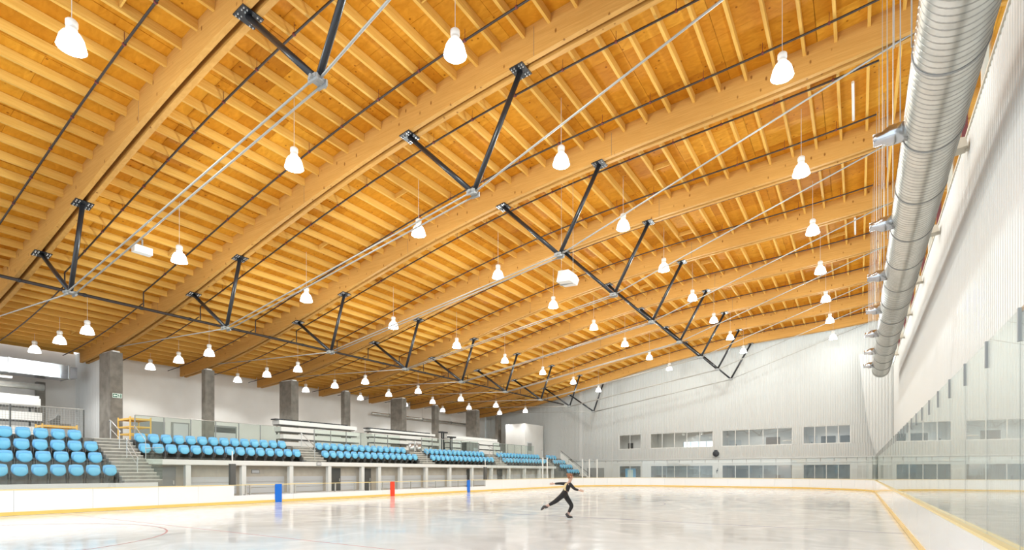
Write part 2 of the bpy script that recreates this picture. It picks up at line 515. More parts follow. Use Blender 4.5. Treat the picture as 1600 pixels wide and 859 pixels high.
# window rooms behind the far wall
def window(idx, s0, s1, n_, z0, z1):
    o = MB()
    f = .05
    o.bar(wp(s0, z0, -.1), wp(s1, z0, -.1), .12, f).bar(wp(s0, z1 - f, -.1), wp(s1, z1 - f, -.1), .12, f)
    o.bar(wp(s0, z0, -.1), wp(s0 + f, z0, -.1), .12, z1 - z0).bar(wp(s1 - f, z0, -.1), wp(s1, z0, -.1), .12, z1 - z0)
    w = o.build(f'window_{idx}', M['white'])
    tag(w, f'{"upper" if z0 > 3 else "lower"} viewing window of {n_} panes in the far wall, {ORD[(4 - idx) % 4]} from the seats', kind='structure')
    for k in range(n_):
        a = s0 + (s1 - s0) * k / n_; b_ = s0 + (s1 - s0) * (k + 1) / n_
        MB().bar(wp(a + .03, z0 + .03, -.1), wp(b_ - .03, z0 + .03, -.1), .012, z1 - z0 - .06).build('pane', M['glass'], w)
        if k: MB().bar(wp(a - .03, z0 + .02, -.1), wp(a + .03, z0 + .02, -.1), .07, z1 - z0 - .04).build('mullion', M['white'], w)
for i, (a, b_, n_) in enumerate(wins):
    window(i + 1, a, b_, n_, UZ0, UZ1); window(i + 5, a, b_, n_, LZ0, LZ1)
RD = 3.4
rm = MB()
DW = (17.2, 20.9)     # daylight opening s range in the back wall of the upper storey
def back(mb, s0, s1, z0, z1): mb.bar(wp(s0, z0, -RD - .1), wp(s1, z0, -RD - .1), .15, z1 - z0)
back(rm, -.5, DW[0], 3.3, 6.7); back(rm, DW[1], SE + .5, 3.3, 6.7); back(rm, DW[0], DW[1], 3.3, 4.2); back(rm, DW[0], DW[1], 5.2, 6.7)
rm.bar(wp(-.5, 3.2, -RD / 2 - .15), wp(SE + .5, 3.2, -RD / 2 - .15), RD, .15)
rm.bar(wp(-.5, 6.6, -RD / 2 - .15), wp(SE + .5, 6.6, -RD / 2 - .15), RD, .15)
for s_ in (-.5, 7.8, 15.8, 24.2, SE + .5): rm.bar(wp(s_ - .06, 3.3, -.21), wp(s_ - .06, 3.3, -RD) , .12, 3.3)
room = rm.build('wall_upper_rooms', M['wallwhite']); tag(room, 'pale inner walls of the upper rooms seen through the far windows', kind='structure')
ww = MB(); k = 0
for s_ in (DW[0], DW[0] + .93, DW[0] + 1.86, DW[0] + 2.79, DW[1] - .05): ww.bar(wp(s_, 4.2, -RD - .1), wp(s_ + .05, 4.2, -RD - .1), .1, 1.0)
ww.bar(wp(DW[0], 4.2, -RD - .1), wp(DW[1], 4.2, -RD - .1), .1, .05)
o = ww.build('window_9', M['grey']); tag(o, 'bright daylight window at the back of the second upper room', kind='structure')
for k in range(4): MB().bar(wp(DW[0] + .05 + .93 * k, 4.25, -RD - .1), wp(DW[0] + .93 * (k + 1), 4.25, -RD - .1), .01, .95).build('pane', M['glass'], o)
rm = MB()
rm.bar(wp(-.5, 0, -RD - .1), wp(SE + .5, 0, -RD - .1), .15, 3.2)
for s_ in (-.5, 7.8, 15.8, 24.2, SE + .5): rm.bar(wp(s_ - .06, 0, -.21), wp(s_ - .06, 0, -RD), .12, 3.1)
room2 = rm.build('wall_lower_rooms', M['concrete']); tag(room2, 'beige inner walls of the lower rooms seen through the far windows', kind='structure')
for pr_, s0, s1, z0, z1, m_ in ((room, 10.2, 11.6, 3.4, 5.4, 'brown'), (room, 14.2, 15.5, 3.4, 5.2, 'lightgrey'), (room, 3.6, 4.6, 3.4, 5.3, 'darkgrey'), (room, 5.0, 6.3, 3.4, 5.3, 'darkgrey'), (room, 6.6, 7.4, 3.4, 5.4, 'lightgrey'), (room, 27.4, 28.1, 3.4, 5.3, 'darkgrey'),
                                 (room2, 13.6, 15.2, .02, 1.9, 'darkgrey'), (room2, 8.6, 11.9, .02, 2.9, 'brown'), (room2, 5.0, 6.1, .02, 2.2, 'darkgrey'), (room2, 25.2, 26.1, .02, 2.0, 'darkgrey'), (room2, 17., 23., .02, 2.9, 'grey')):
    MB().bar(wp(s0, z0, -RD), wp(s1, z0, -RD), .06, z1 - z0).build('wall_panel' if s1 - s0 > 2 else 'door_leaf', M[m_], pr_)
for i, s_ in enumerate((5.4, 11.8, 20., 26.2)):
    t = thing('ceiling_lamp', f'small round white lamp on the ceiling of the {ORD[3 - i]} upper room from the seats', 'lamp', tuple(wp(s_, 6.58, -1.7)))
    MB().lathe([(0, -.14), (.18, -.13), (.22, -.08), (.22, 0), (0, 0)], 16).build('diffuser', M['tube'], t)
    ld = bpy.data.lights.new('room_light', 'SPOT'); ld.energy = 60; ld.shadow_soft_size = .1; ld.spot_size = math.radians(140); ld.spot_blend = .3
    l = ob('room_light', ld, t, (0, 0, -.16))
for i, s_ in enumerate((5.4, 9.8, 12.5, 20., 26.2)):
    t = thing('ceiling_lamp', f'small white lamp on the ceiling of a lower room, {ORD[4 - i]} from the seats', 'lamp', tuple(wp(s_, 3.18, -1.6 if i != 1 else -2.9)))
    MB().lathe([(0, -.14), (.18, -.13), (.22, -.08), (.22, 0), (0, 0)], 16).build('diffuser', M['tube'], t)
    ld = bpy.data.lights.new('room_light', 'SPOT'); ld.energy = 14 if i != 1 else 110; ld.shadow_soft_size = .1; ld.spot_size = math.radians(140 if i != 1 else 100); ld.spot_blend = .3
    ob('room_light', ld, t, (0, 0, -.16))
def office_chair(s_, z, label, m_='darkgrey'):
    t = thing('office_chair', label, 'chair', tuple(wp(s_, z, -.9)))
    MB().box((0, 0, .48), (.5, .5, .08)).build('seat', M[m_], t)
    MB().box((.2, 0, .95), (.07, .46, .6), ry=-.15).build('backrest', M[m_], t)
    MB().tube([(0, 0, .06), (0, 0, .45)], .03).build('column', M['grey'], t)
    mb = MB()
    for k in range(5):
        a = 2 * PI * k / 5; mb.tube([(0, 0, .09), (.28 * math.cos(a), .28 * math.sin(a), .03)], .025, 6)
    mb.build('star_base', M['darkgrey'], t)
office_chair(6.9, 3.36, 'dark office chair behind the upper window nearest the duct')
office_chair(14.2, 3.36, 'dark office chair behind the five-paned upper window with a brown door')
office_chair(11.9, .02, 'dark chair behind the five-paned lower window with a bright arched glow')
t = thing('wall_hanging', 'white curled shape with a hole hung behind the third upper window', 'ornament', tuple(wp(8.9, 4.75, -.7)))
mb = MB()
prof = [(-.5, -.1), (-.38, .55), (0, .95), (.35, .7), (.5, .2), (.3, -.05), (0, -.15), (-.35, -.2)]
mb.prism([(x, 0, z) for x, z in prof], (0, .08, 0)); mb.build('shell', M['white'], t)
MB().lathe([(.13, -.02), (.13, .0), (0, .0)], 14).build('hole', M['grey'], t).location = (.25, -.02, .4)
t.children[1].rotation_euler = (PI / 2, 0, 0)

t = thing('vending_machine', 'pale blue vending machine behind the two-paned lower far window', 'machine', tuple(wp(26.9, .02, -1.6)))
MB().box((0, 0, 1.0), (1.1, .7, 2.0)).build('cabinet', mat('pale_blue', (.25, .55, .80), .4), t)
MB().box((.1, -.36, 1.2), (.7, .03, 1.3)).build('display', M['signwhite'], t)
# ribbed corner panel between the far wall and right wall
mb = MB()
lefts = [(.02, 12.6), (.1, 11.2), (.28, 9.4), (.45, 7.8), (.72, 5.6), (1.0, 4.2), (1.3, 3.16)]
def lx(z):
    for (x0, z0), (x1, z1) in zip(lefts, lefts[1:]):
        if z1 <= z <= z0: return x0 + (x1 - x0) * (z0 - z) / (z0 - z1)
    return lefts[0][0] if z > lefts[0][1] else lefts[-1][0]
rows = [3.16 + (12.6 - 3.16) * k / 12 for k in range(13)]
per = .24
x = 2.6; cols = []
while x > 0.02:
    cols.append((x, 0.)); cols.append((x - per * .45, 0.)); cols.append((x - per * .55, .06)); cols.append((x - per * .92, .06)); x -= per
def cpt(cx, z, d_): return (max(cx, lx(z)), 60.0 - d_, z)
vs = []; fs = []
for j, z in enumerate(rows):
    for cx, d_ in cols: vs.append(cpt(cx, z, d_))
nC = len(cols)
for j in range(len(rows) - 1):
    for i in range(nC - 1): fs.append((j * nC + i, j * nC + i + 1, (j + 1) * nC + i + 1, (j + 1) * nC + i))
mb.add(vs, fs)
o = mb.build('wall_corner', M['clad']); tag(o, 'coarsely ribbed white corner panel under the end of the duct', kind='structure')

# right wall --------------------------------------------------------------
X1, RWT = 2.65, 11.3
o = MB().bx(X1, X1 + .2, -4, 60.4, -.02, RWT).build('wall_right', M['clad']); tag(o, 'ribbed white metal side wall above the right-hand glass', kind='structure')
def rwp(s, z, out=0.): return Vector((X1 - .002 - out, s, z))
for k in range(8):
    mb = MB(); sheet(mb, rwp, -2 + 7.78 * k, -2 + 7.78 * (k + 1), .0, RWT, per=.22, dep=.016); mb.build('ribbed_panel', M['clad'], o)
MB().bx(X1 - .05, X1 + .25, -4, 60.3, RWT, RWT + .08).build('wall_cap', M['beige'], o)
# clerestory above the right wall
cw = MB()
cw.bx(2.7, 2.82, -4, 60.3, RWT + .08, RWT + .18); cw.bx(2.7, 2.82, -4, 60.3, 13.6, 13.7)
cl = cw.build('window_10', M['white']); tag(cl, 'long clerestory window strip above the right wall behind the round duct', kind='structure')
k = 0; y = -4.
while y < 60:
    MB().bx(2.75, 2.77, y + .06, min(y + 3.14, 60.2), RWT + .18, 13.6).build('pane', M['glass'], cl)
    MB().bx(2.68, 2.84, y - .06, y + .06, RWT + .08, 16.2).build('mullion', M['beige'] if k % 2 else M['maroon'], cl)
    MB().bx(2.75, 2.77, y + .06, min(y + 3.14, 60.2), 13.7, 16.2).build('pane', M['glass'], cl)
    y += 3.2; k += 1

# roof: deck, sheets, joists
XA, XB_ = -46.4, 2.9
mb = MB(); n = 40
prof = [(XA + (XB_ - XA) * i / n) for i in range(n + 1)]
poly = [(x, 2.2, zb(x) + DK + .03) for x in prof] + [(x, 2.2, zb(x) + DK + .25) for x in reversed(prof)]
mb.prism(poly, (0, 61.4, 0))
ceil = mb.build('ceiling', M['ply']); tag(ceil, 'curved timber roof deck of plywood sheets on sawn joists', kind='structure')
sh_me = MB().box((0, 0, 0), (2.79, 1.272, .018)).mesh('plywood_sheet', M['ply'])
sheets = []
for i in range(18):
    x = -46 + 2.8 * (i + .5)
    if x > 3: continue
    for k in range(48):
        y = 2.21 + 1.28 * (k + .5)
        if y < 63.2: sheets.append((x, y, zb(x) + DK + .012))
def rank(L, mg=200):
    v = [p for p in L if in_view(*p, mg)]
    v.sort(key=lambda p: proj(*p)[2]); near = set(v[:300])
    return v[:300], [p for p in L if p not in near]
near, rest = rank(sheets)
for p in near: ob('plywood_sheet', sh_me, ceil, p, (0, -math.atan(slope(p[0])), 0))
mb = MB()
for p in rest: mb.box(p, (2.79, 1.272, .018), ry=-math.atan(slope(p[0])))
r = mb.build('plywood_sheet', M['ply'], ceil); r['kind'] = 'stuff'
jo_me = MB().box((0, 0, 0), (.095, BAY - .5, .30)).mesh('joist', M['joist'])
joists = []
for b_ in range(-1, 9):
    yc = Y0 + BAY * (b_ + .5)
    for i in range(52):
        x = -46 + .935 * (i + .5)
        if b_ == 8: continue
        if x < 2.5: joists.append((x, yc, zb(x) + JB + .15))
near, rest = rank(joists, 500)
for p in near: ob('joist', jo_me, ceil, p)
mb = MB()
for p in rest: mb.box(p, (.095, BAY - .5, .30))
for i in range(52):
    x = -46 + .935 * (i + .5)
    if x < 2.5: mb.bx(x - .047, x + .047, Y0 + 51.2 + .25, 63.3, zb(x) + JB, zb(x) + JB + .3)
r = mb.build('joist', M['joist'], ceil); r['kind'] = 'stuff'
blk = MB()
done = set()
for k in range(36):
    i = random.randrange(4, 50); x = -46 + .935 * i; b_ = random.randrange(-1, 8); y = Y0 + BAY * b_ + random.choice((1.9, 3.3, 4.5))
    if (i, y) in done: continue
    done.add((i, y))
    blk.box((x, y, zb(x) + JB + .155), (.835, .045, .22), ry=-math.atan(slope(x)))
r = blk.build('blocking', M['joist'], ceil); r['kind'] = 'stuff'

# timber roof trusses: twin glulam beams, black V struts, steel rods
def member(y, off):
    xs = [-44.45 + (2.5 + 44.45) * i / 44 for i in range(45)]
    poly = [(x, y, zb(x)) for x in xs] + [(x, y, zb(x) + DK) for x in reversed(xs)]
    return MB().prism([(a, off - .085, c) for a, b_, c in poly], (0, .17, 0))
mem = [member(0, -.165).mesh('glulam_member', M['glulam']), member(0, .165).mesh('glulam_member', M['glulam'])]
VL = ((-30.05, -25.65), (-26.9, 8.85)); VR = ((-14.3, -9.35), (-11.3, 11.31))
def tmesh():
    L = []
    for (xa, xc), (xn, zn) in (VL, VR):
        for xt in (xa, xc):
            zt = zb(xt) - .02
            L.append(('steel_strut', MB().tube([(xt, 0, zt), (xn + (.05 if xt > xn else -.05), 0, zn + .08)], .088, 14).mesh('steel_strut', M['black'], True),
                      MB().box((xt, 0, zt + .005), (.5, .62, .03), ry=-math.atan(slope(xt))).mesh('bolted_plate', M['black']),
                      (lambda mb: [mb.tube([(xt + dx, dy, zt - .01 + dx * slope(xt)), (xt + dx, dy, zt - .045 + dx * slope(xt))], .022, 6) for dx in (-.19, -.09, .09, .19) for dy in (-.25, -.15, .15, .25)] and mb)(MB()).mesh('plate_bolts', M['bolt'])))
        nb = MB().box((xn, 0, zn + .02), (.26, .36, .10)).box((xn, .14, zn - .02), (.34, .05, .16)).box((xn, -.14, zn - .02), (.34, .05, .16))
        nb.tube([(xn, -.24, zn), (xn, .24, zn)], .05)
        L.append(('node_bracket', nb.mesh('node_bracket', M['grey']), None, None))
    for dy in (-.13, .13):
        L.append(('tie_rod', MB().tube([(VL[1][0], dy, VL[1][1] - .03), (VR[1][0], dy, VR[1][1] - .03)], .030, 8).mesh('tie_rod', M['galv'], True), None, None))
    L.append(('tie_rod', MB().tube([(VR[1][0], 0, VR[1][1]), (1.6, 0, zb(1.6) + .1)], .034, 8).mesh('tie_rod', M['galv'], True), None, None))
    L.append(('tie_rod', MB().tube([(VL[1][0], 0, VL[1][1]), (-40.3, 0, zb(-40.3) + .2)], .030, 8).mesh('tie_rod', M['galv'], True), None, None))
    for xs_ in (-8.7, -20.3, -33.5):
        L.append(('splice_joint', MB().bx(xs_ - .008, xs_ + .008, -.253, -.249, zb(xs_) + .01, zb(xs_) + JB + .2).mesh('splice_joint', M['brown']), None, None))
    return L
TM = tmesh()
for k in range(9):
    lab = 'last of the nine timber roof trusses, against the far wall' if k == 8 else f'twin curved timber roof beam with black V struts, {ORD[k]} of nine from the camera'
    t = thing('roof_truss', lab, 'roof beam', (0, Y0 + BAY * k, 0), group='curved roof trusses')
    for me in mem: ob('glulam_member', me, t)
    for nm, a, b_, c in TM:
        s_ = ob(nm, a, t)
        if b_: ob('bolted_plate', b_, s_); ob('plate_bolts', c, s_)

# sprinkler pipes
mn = thing('sprinkler_main', 'long black sprinkler main under the beams above the left seats', 'pipe', (-32.4, 2.2, 10.4))
MB().tube([(0, 0, 0), (0, 60.4, 0)], .075, 10).build('pipe_run', M['pipe'], mn, True)
mb = MB()
for k in range(24): mb.tube([(0, 1.2 + 2.5 * k, 0), (0, 1.32 + 2.5 * k, 0)], .095, 10)
mb.build('coupling', M['black'], mn)
HANG = MB().tube([(-.03, 0, 0), (.03, 0, 0)], .055, 8).tube([(0, 0, 0), (0, 0, .36)], .008, 4).mesh('hanger', M['maroon'])
for b_ in range(-1, 8):
    for yo, which in ((1.55, 'nearer'), (4.97, 'farther')):
        y = Y0 + BAY * b_ + yo
        lab = f'thin dark sprinkler branch under the joists, {which} of two ' + (f'before the first roof beam' if b_ < 0 else f'beyond the {ORD[b_]} roof beam')
        t = thing('sprinkler_branch', lab, 'pipe', (-32.4, y, 10.4), group='sprinkler branches under the roof')
        xs = [-32.4 + 33.0 * i / 30 for i in range(31)]
        MB().tube([(x + 32.4, 0, zb(x) + JB - .1 - 10.4) for x in xs], .036, 8).build('pipe_run', M['pipe'], t, True)
        xs = [-44. + 11.2 * i / 8 for i in range(9)]
        MB().tube([(x + 32.4, .12, zb(x) + .22 - 10.4) for x in xs], .03, 8).build('pipe_run', M['pipe'], t, True)
        MB().tube([(0, 0, .10), (0, 0, zb(-32.4) + JB - .1 - 10.4)], .034, 8).build('riser', M['pipe'], t)
        for i in range(1, 17):
            x = -32. + 1.95 * i
            h_ = ob('hanger', HANG, t, (x + 32.4, 0, zb(x) + JB - .1 - 10.4))

# pendant lamps
ROWS = [('A', -1.96, 13.62, 'nearest the round duct'), ('B', -9.52, 13.28, 'beside the right V struts'), ('C', -16.8, 12.35, 'over the middle of the ice'), ('D', -24.85, 10.73, 'over the left boards'),
        ('E', -34.57, 8.95, 'over the blue seats'), ('F', -38.4, 8.94, 'over the concourse middle'), ('G', -42.4, 8.9, 'beside the white concourse wall')]
bell = MB().lathe([(.11, .41), (.20, .36), (.265, .24), (.30, .10), (.325, .0), (.31, .0), (.285, .1), (.25, .22), (.19, .33), (0, .37)], 20).mesh('bell_shade', M['lamp'], True)
hous = MB().lathe([(0, .72), (.10, .72), (.135, .68), (.135, .56), (.10, .52), (.13, .49), (.13, .42), (0, .42)], 14).mesh('housing', M['white'], True)
lens = MB().lathe([(.275, .02), (.0, .0)], 20).mesh('lens', M['lens'], True)
ldat = bpy.data.lights.new('pendant_light', 'POINT'); ldat.energy = LAMP_W; ldat.shadow_soft_size = .25; ldat.color = (.90, .99, .985)
ldat2 = bpy.data.lights.new('pendant_light_low', 'SPOT'); ldat2.energy = LAMP_W * .85; ldat2.shadow_soft_size = .2; ldat2.color = (.95, .99, .98); ldat2.spot_size = math.radians(128); ldat2.spot_blend = .45
for nm, x, z, where in ROWS:
    cordm = MB().tube([(0, 0, .7), (0, 0, zb(x) + DK - z + .0)], .009, 5).mesh('cord', M['cord'])
    vis = [b_ for b_ in range(-1, 8) if in_view(x, Y0 + BAY * (b_ + .5), z, 0) or (b_ == -1 and nm in 'EFG')]
    for b_ in range(-1, 8):
        y = Y0 + BAY * (b_ + .5)
        if b_ not in vis: continue
        t = thing('pendant_lamp', f'lit pendant lamp, {ORD[vis.index(b_)]} from the camera in the row {where}', 'lamp', (x, y, z), group='high bay pendant lamps')
        ob('housing', hous, t); ob('bell_shade', bell, t); ob('lens', lens, t); ob('cord', cordm, t)
        ob('pendant_light', ldat2 if nm in 'EFG' else ldat, t, (0, 0, -.28))

# round duct with outlets
DX, DZ, DR, DE = 1.44, 9.6, .575, 51.3
t = thing('spiral_duct', 'big round spiral metal air duct hung along the right wall', 'air duct', (DX, 0, DZ))
MB().tube([(0, 1.5, 0), (0, DE, 0)], DR, 48).build('duct_body', M['duct'], t, True)
mb = MB()
y = 4.
while y < DE:
    if y < 40 or True:
        mb.lathe([(DR - .002, 0), (DR + .008, .012), (DR + .008, .03), (DR - .002, .042)], 40)
        for q in range(len(mb.v) - 160, len(mb.v)):
            v = mb.v[q]; mb.v[q] = (v[0], y + v[2] + .09 * math.atan2(v[1], v[0]) / PI, v[1])
    y += .17 if y < 28 else .34
mb.build('spiral_seam', M['seam'], t, True)['kind'] = 'stuff'
mb = MB().lathe([(DR, 0), (DR + .022, .0), (DR + .022, .06), (DR, .06)], 40)
mb.v = [(a, c, b_) for a, b_, c in mb.v]
jb = mb.mesh('joint_band', M['grey']); y = 7.
while y < DE:
    ob('joint_band', jb, t, (0, y, 0)); y += 2.9
nz = MB().tube([(-DR + .08, 0, -.1), (-DR - .26, 0, -.12), (-DR - .40, 0, -.13), (-DR - .58, 0, -.14)], [.22, .22, .14, .14], 16).mesh('outlet_nozzle', M['foil'], True)
for k in range(7):
    ob('outlet_nozzle', nz, t, (0, 15.4 + 5.4 * k, 0))
    mb = MB()
for k in range(14):
    y = 6. + 3.3 * k
    MB().tube([(-DR - .03, y, 0), (-DR - .03, y, zb(DX - DR) + DK - DZ)], .014, 6).build('hanger_rod', M['galv'], t)
    MB().tube([(-DR - .25, y + 1.1, -.1 if k % 2 else .8), (-DR - .25, y + 1.1, zb(DX - DR) + DK - DZ)], .010, 6).build('hanger_rod', M['galv'], t)
# spot floods on top of the right bulkhead
for k in range(7):
    y = 13.5 + 6.4 * k
    t = thing('wall_flood', f'small beige flood lamp on the top of the right wall, {ORD[k]} from the camera', 'lamp', (X1 - .05, y, RWT - .55), group='beige floods along the right wall')
    MB().prism([(-.02, -.22, .05), (-.38, -.22, .0), (-.44, -.22, .12), (-.34, -.22, .34), (-.06, -.22, .30)], (0, .44, 0)).build('housing', M['beige'], t)
    MB().bx(-.05, .12, -.05, .05, 0., .08).build('bracket', M['beige'], t)

# ================================================================== THE STANDS
CF = 3.25                       # concourse level
F1, F2, F3, F4 = 1.08, 1.66, 2.2, 2.75
st = MB()
st.bx(-47, -31.35, -4, 63.0, 2.95, CF)
con = st.build('concourse_slab', M['step']); tag(con, 'raised concourse floor behind the seats', kind='structure')
te = MB()
te.bx(-31.35, -30.5, -4, 55.2, 2.55, F4); te.bx(-30.5, -29.62, -4, 55.2, 2.0, F3)
te.bx(-29.62, -28.8, -4, 10.85, 1.4, F2); te.bx(-28.8, -27.75, -4, 10.85, .8, F1)
te.bx(-31.35, -30.5, 55.2, 59.6, 0, F4); te.bx(-30.5, -29.62, 55.2, 59.6, 0, F3); te.bx(-29.62, -28.8, 55.2, 59.6, 0, F2); te.bx(-28.8, -27.75, 55.2, 59.6, 0, F1)
te.bx(-31.37, -31.3, -4, 59.6, 0, CF)
te.bx(-28.9, -28.8, -4, 10.85, 0, 1.4); te.bx(-29.7, -29.6, -4, 10.85, 0, 2.0)
ter = te.build('seating_terrace', M['step']); tag(ter, 'stepped concrete terraces carrying the blue seats', kind='structure')
MB().bx(-27.75, -27.65, -4, 12.2, .88, F1 + .03).build('fascia', M['fascia'], ter)
MB().bx(-29.62, -29.5, 12.45, 55.2, 1.98, F3 + .04).build('fascia', M['fascia'], ter)
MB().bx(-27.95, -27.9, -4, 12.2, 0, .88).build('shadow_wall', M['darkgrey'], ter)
def stair(y0, y1, x0, z0, n_, run, rise, label):
    s_ = thing('stair_flight', label, 'stairs', (x0, (y0 + y1) / 2, z0), kind='structure')
    w = y1 - y0
    for k in range(n_):
        MB().bx(-run * (k + 1), -run * k, -w / 2, w / 2, -.12 + rise * k, rise * (k + 1) - .03).build('step', M['step'], s_)
        MB().bx(-run * (k + 1) - .0, -run * k + .015, -w / 2, w / 2, rise * (k + 1) - .03, rise * (k + 1)).build('nosing', M['nosing'], s_)
    return s_
stair(10.87, 12.43, -27.75, F1, 13, .277, (CF - F1) / 13, 'concrete stair with pale nosings beside the nearest block of blue seats')
secs = []
y = 12.75
for k in range(4):
    secs.append((y, y + 8.7)); y += 10.87
for k, (a, b_) in enumerate(secs):
    g0 = b_ + .32; g1 = (secs[k + 1][0] if k < 3 else 55.36) - .32
    stair(g0, g1, -29.7, F3, 6, .277, (CF - F3) / 6, f'short concrete stair with pale nosings, {ORD[k]} between the blue seat blocks')
# handrails at stairs
def handrail(y, x0, z0, x1, z1, label):
    t = thing('handrail', label, 'handrail', (x0, y, z0))
    dx, dz = x1 - x0, z1 - z0
    MB().tube([(0, 0, .0), (0, 0, .9)], .02, 8).build('post', M['steel'], t)
    MB().tube([(dx, 0, dz), (dx, 0, dz + .92)], .02, 8).build('post', M['steel'], t)
    MB().tube([(.1, 0, .86 - dz / dx * -.1), (0, 0, .9), (dx, 0, dz + .92), (dx - .12, 0, dz + .93), (dx - .17, 0, dz + .86)], .025, 8).build('rail', M['steel'], t, True)
    MB().tube([(0, 0, .5), (dx, 0, dz + .5)], .016, 8).build('rail', M['steel'], t)
handrail(11.65, -30.3, 2.73, -31.3, CF, 'steel handrail at the top of the nearest concrete stair')
handrail(11.65, -28.4, 1.4, -29.5, 2.28, 'steel handrail halfway up the nearest concrete stair')
for k, (a, b_) in enumerate(secs):
    handrail(b_ + 1.1, -29.9, F3 + .17, -31.3, CF, f'steel handrail on the {ORD[k]} short stair between seat blocks')
# steel rail of the slab corner
t = thing('guard_rail', 'thin steel rail and glass at the side of the nearest stair', 'guard', (-29.5, 12.45, F3))
MB().tube([(.02, 0, 0), (.02, 0, .95), (-1.2, 0, 1.75)], .018, 8).build('rail', M['steel'], t)
MB().bx(-.0, 1.7, -.006, .006, -1.1, .55).build('glass_pane', M['glass_guard'], t)
MB().tube([(0, 0, .56), (1.75, 0, .56)], .016, 8).build('rail', M['steel'], t)

# glass guards along the concourse
GX = -31.75
gy = [(12.9, 21.3), (23.9, 32.2), (34.8, 43.0), (45.6, 53.9)]
for k, (a, b_) in enumerate(gy):
    t = thing('glass_guard', f'glass guard with thin rail behind the {ORD[k + 1]} block of blue seats', 'guard', (GX, a, CF), group='glass guards on the concourse')
    n_ = 6
    for i in range(n_):
        w = (b_ - a) / n_
        MB().bx(-.007, .007, w * i + .01, w * (i + 1) - .01, .02, 1.30).build('glass_pane', M['glass_guard'], t)
        MB().bx(-.025, .025, w * i - .02, w * i + .02, 0, 1.3).build('post', M['grey'], t)
    MB().tube([(0, 0, 1.32), (0, b_ - a, 1.32)], .022, 8).build('rail', M['steel'], t)
# mesh guard at the near left
t = thing('mesh_guard', 'wire mesh guard with dark posts above the nearest blue seats', 'guard', (GX, 3., CF))
mb = MB(); y = 0.
while y < 7.7: mb.bx(-.004, .004, y - .004, y + .004, .02, 1.35); y += .11
for k in range(13): mb.bx(-.004, .004, 0, 7.7, .05 + .105 * k - .004, .05 + .105 * k + .004)
x = mb.build('wire_mesh', M['wire'], t); x['kind'] = 'stuff'
for y in (0, 2.5, 5., 7.7): MB().bx(-.025, .025, y - .025, y + .025, 0, 1.38).build('post', M['darkgrey'], t)
MB().tube([(0, 0, 1.38), (0, 7.7, 1.38)], .022, 8).build('rail', M['galv'], t)

# seats
def seat_proto():
    t = thing('stadium_seat', 'blue plastic tip-up seat', 'seat')
    # local: faces +x, base at z=0, centre of the shell about z=.57
    def shell(cx, cz, w, h, tilt, bulge, m_, nm, thick=.035):
        n1, n2 = 7, 6
        vs = []; fs = []
        for s_ in (0, 1):
            for j in range(n2 + 1):
                v = -1 + 2 * j / n2
                for i in range(n1 + 1):
                    u = -1 + 2 * i / n1
                    yy = u * w / 2 * math.sqrt(1 - (.60 if v < 0 else .28) * v * v) * (1 - .05 * v * (v < 0) * -1)
                    zz = v * h / 2 * math.sqrt(1 - (.40 if v < 0 else .24) * u * u)
                    xx = bulge * (1 - u * u * .8) * (1 - v * v * .6) - thick * s_
                    vs.append((cx + xx * math.cos(tilt) - zz * math.sin(tilt), yy, cz + zz * math.cos(tilt) + xx * math.sin(tilt)))
        N = (n1 + 1) * (n2 + 1)
        for s_ in (0, 1):
            for j in range(n2):
                for i in range(n1):
                    a = s_ * N + j * (n1 + 1) + i
                    q = (a, a + 1, a + n1 + 2, a + n1 + 1)
                    fs.append(q)
        rim = [j * (n1 + 1) for j in range(n2 + 1)] + [n2 * (n1 + 1) + i for i in range(1, n1 + 1)] + [j * (n1 + 1) + n1 for j in range(n2 - 1, -1, -1)] + [i for i in range(n1 - 1, 0, -1)]
        for a, b_ in zip(rim, rim[1:] + rim[:1]): fs.append((a, b_, b_ + N, a + N))
        return MB().add(vs, fs).build(nm, m_, t, True)
    shell(-.02, .60, .53, .50, .16, -.03, M['seatA'], 'backrest')
    shell(.085, .53, .47, .39, .06, .055, M['seatB'], 'seat_pan')
    for sy in (-1, 1):
        MB().box((.02, sy * .275, .34), (.22, .035, .22)).box((-.02, sy * .275, .14), (.06, .04, .28)).box((.03, sy * .275, .02), (.22, .05, .03)).build('bracket', M['darkgrey'], t)
    return t
proto = seat_proto(); used = [False]
def put_seat(x, y, z, label, grp):
    if not used[0]: o = proto; used[0] = True
    else: o = copy_tree(proto)
    o.location = (x, y, z); o['label'] = label; o['group'] = grp
PITCH = .62
def row(x, z, y0, n_, rowname, block):
    for i in range(n_):
        put_seat(x, y0 + PITCH * i, z, f'blue tip-up seat, {ORD[i]} from the left in the {rowname} row of the {block} block', f'blue seats in the {block} block')
RX = (-28.4, -29.25, -30.15, -31.0)
row(RX[0], F1, 10.55 - .62 * 6, 7, 'front', 'nearest')
row(RX[1], F2, 10.3 - .62 * 6, 7, 'second', 'nearest')
row(RX[2], F3, 10.45 - .62 * 6, 7, 'third', 'nearest')
row(RX[3], F4, 10.1 - .62 * 6, 7, 'top', 'nearest')
for k, (a, b_) in enumerate(secs):
    row(RX[2] + .0, F3, a - .05, 15, 'front', ORD[k + 1])
    row(RX[3] + .0, F4, a + .1, 14, 'back', ORD[k + 1])
for r_, (x, z, nm) in enumerate(((RX[3], F4, 'top'), (RX[2], F3, 'third'), (RX[1], F2, 'second'), (RX[0], F1, 'front'))):
    row(x, z, 55.8 + .1 * r_, 4 if r_ < 1 else 5, nm, 'farthest')

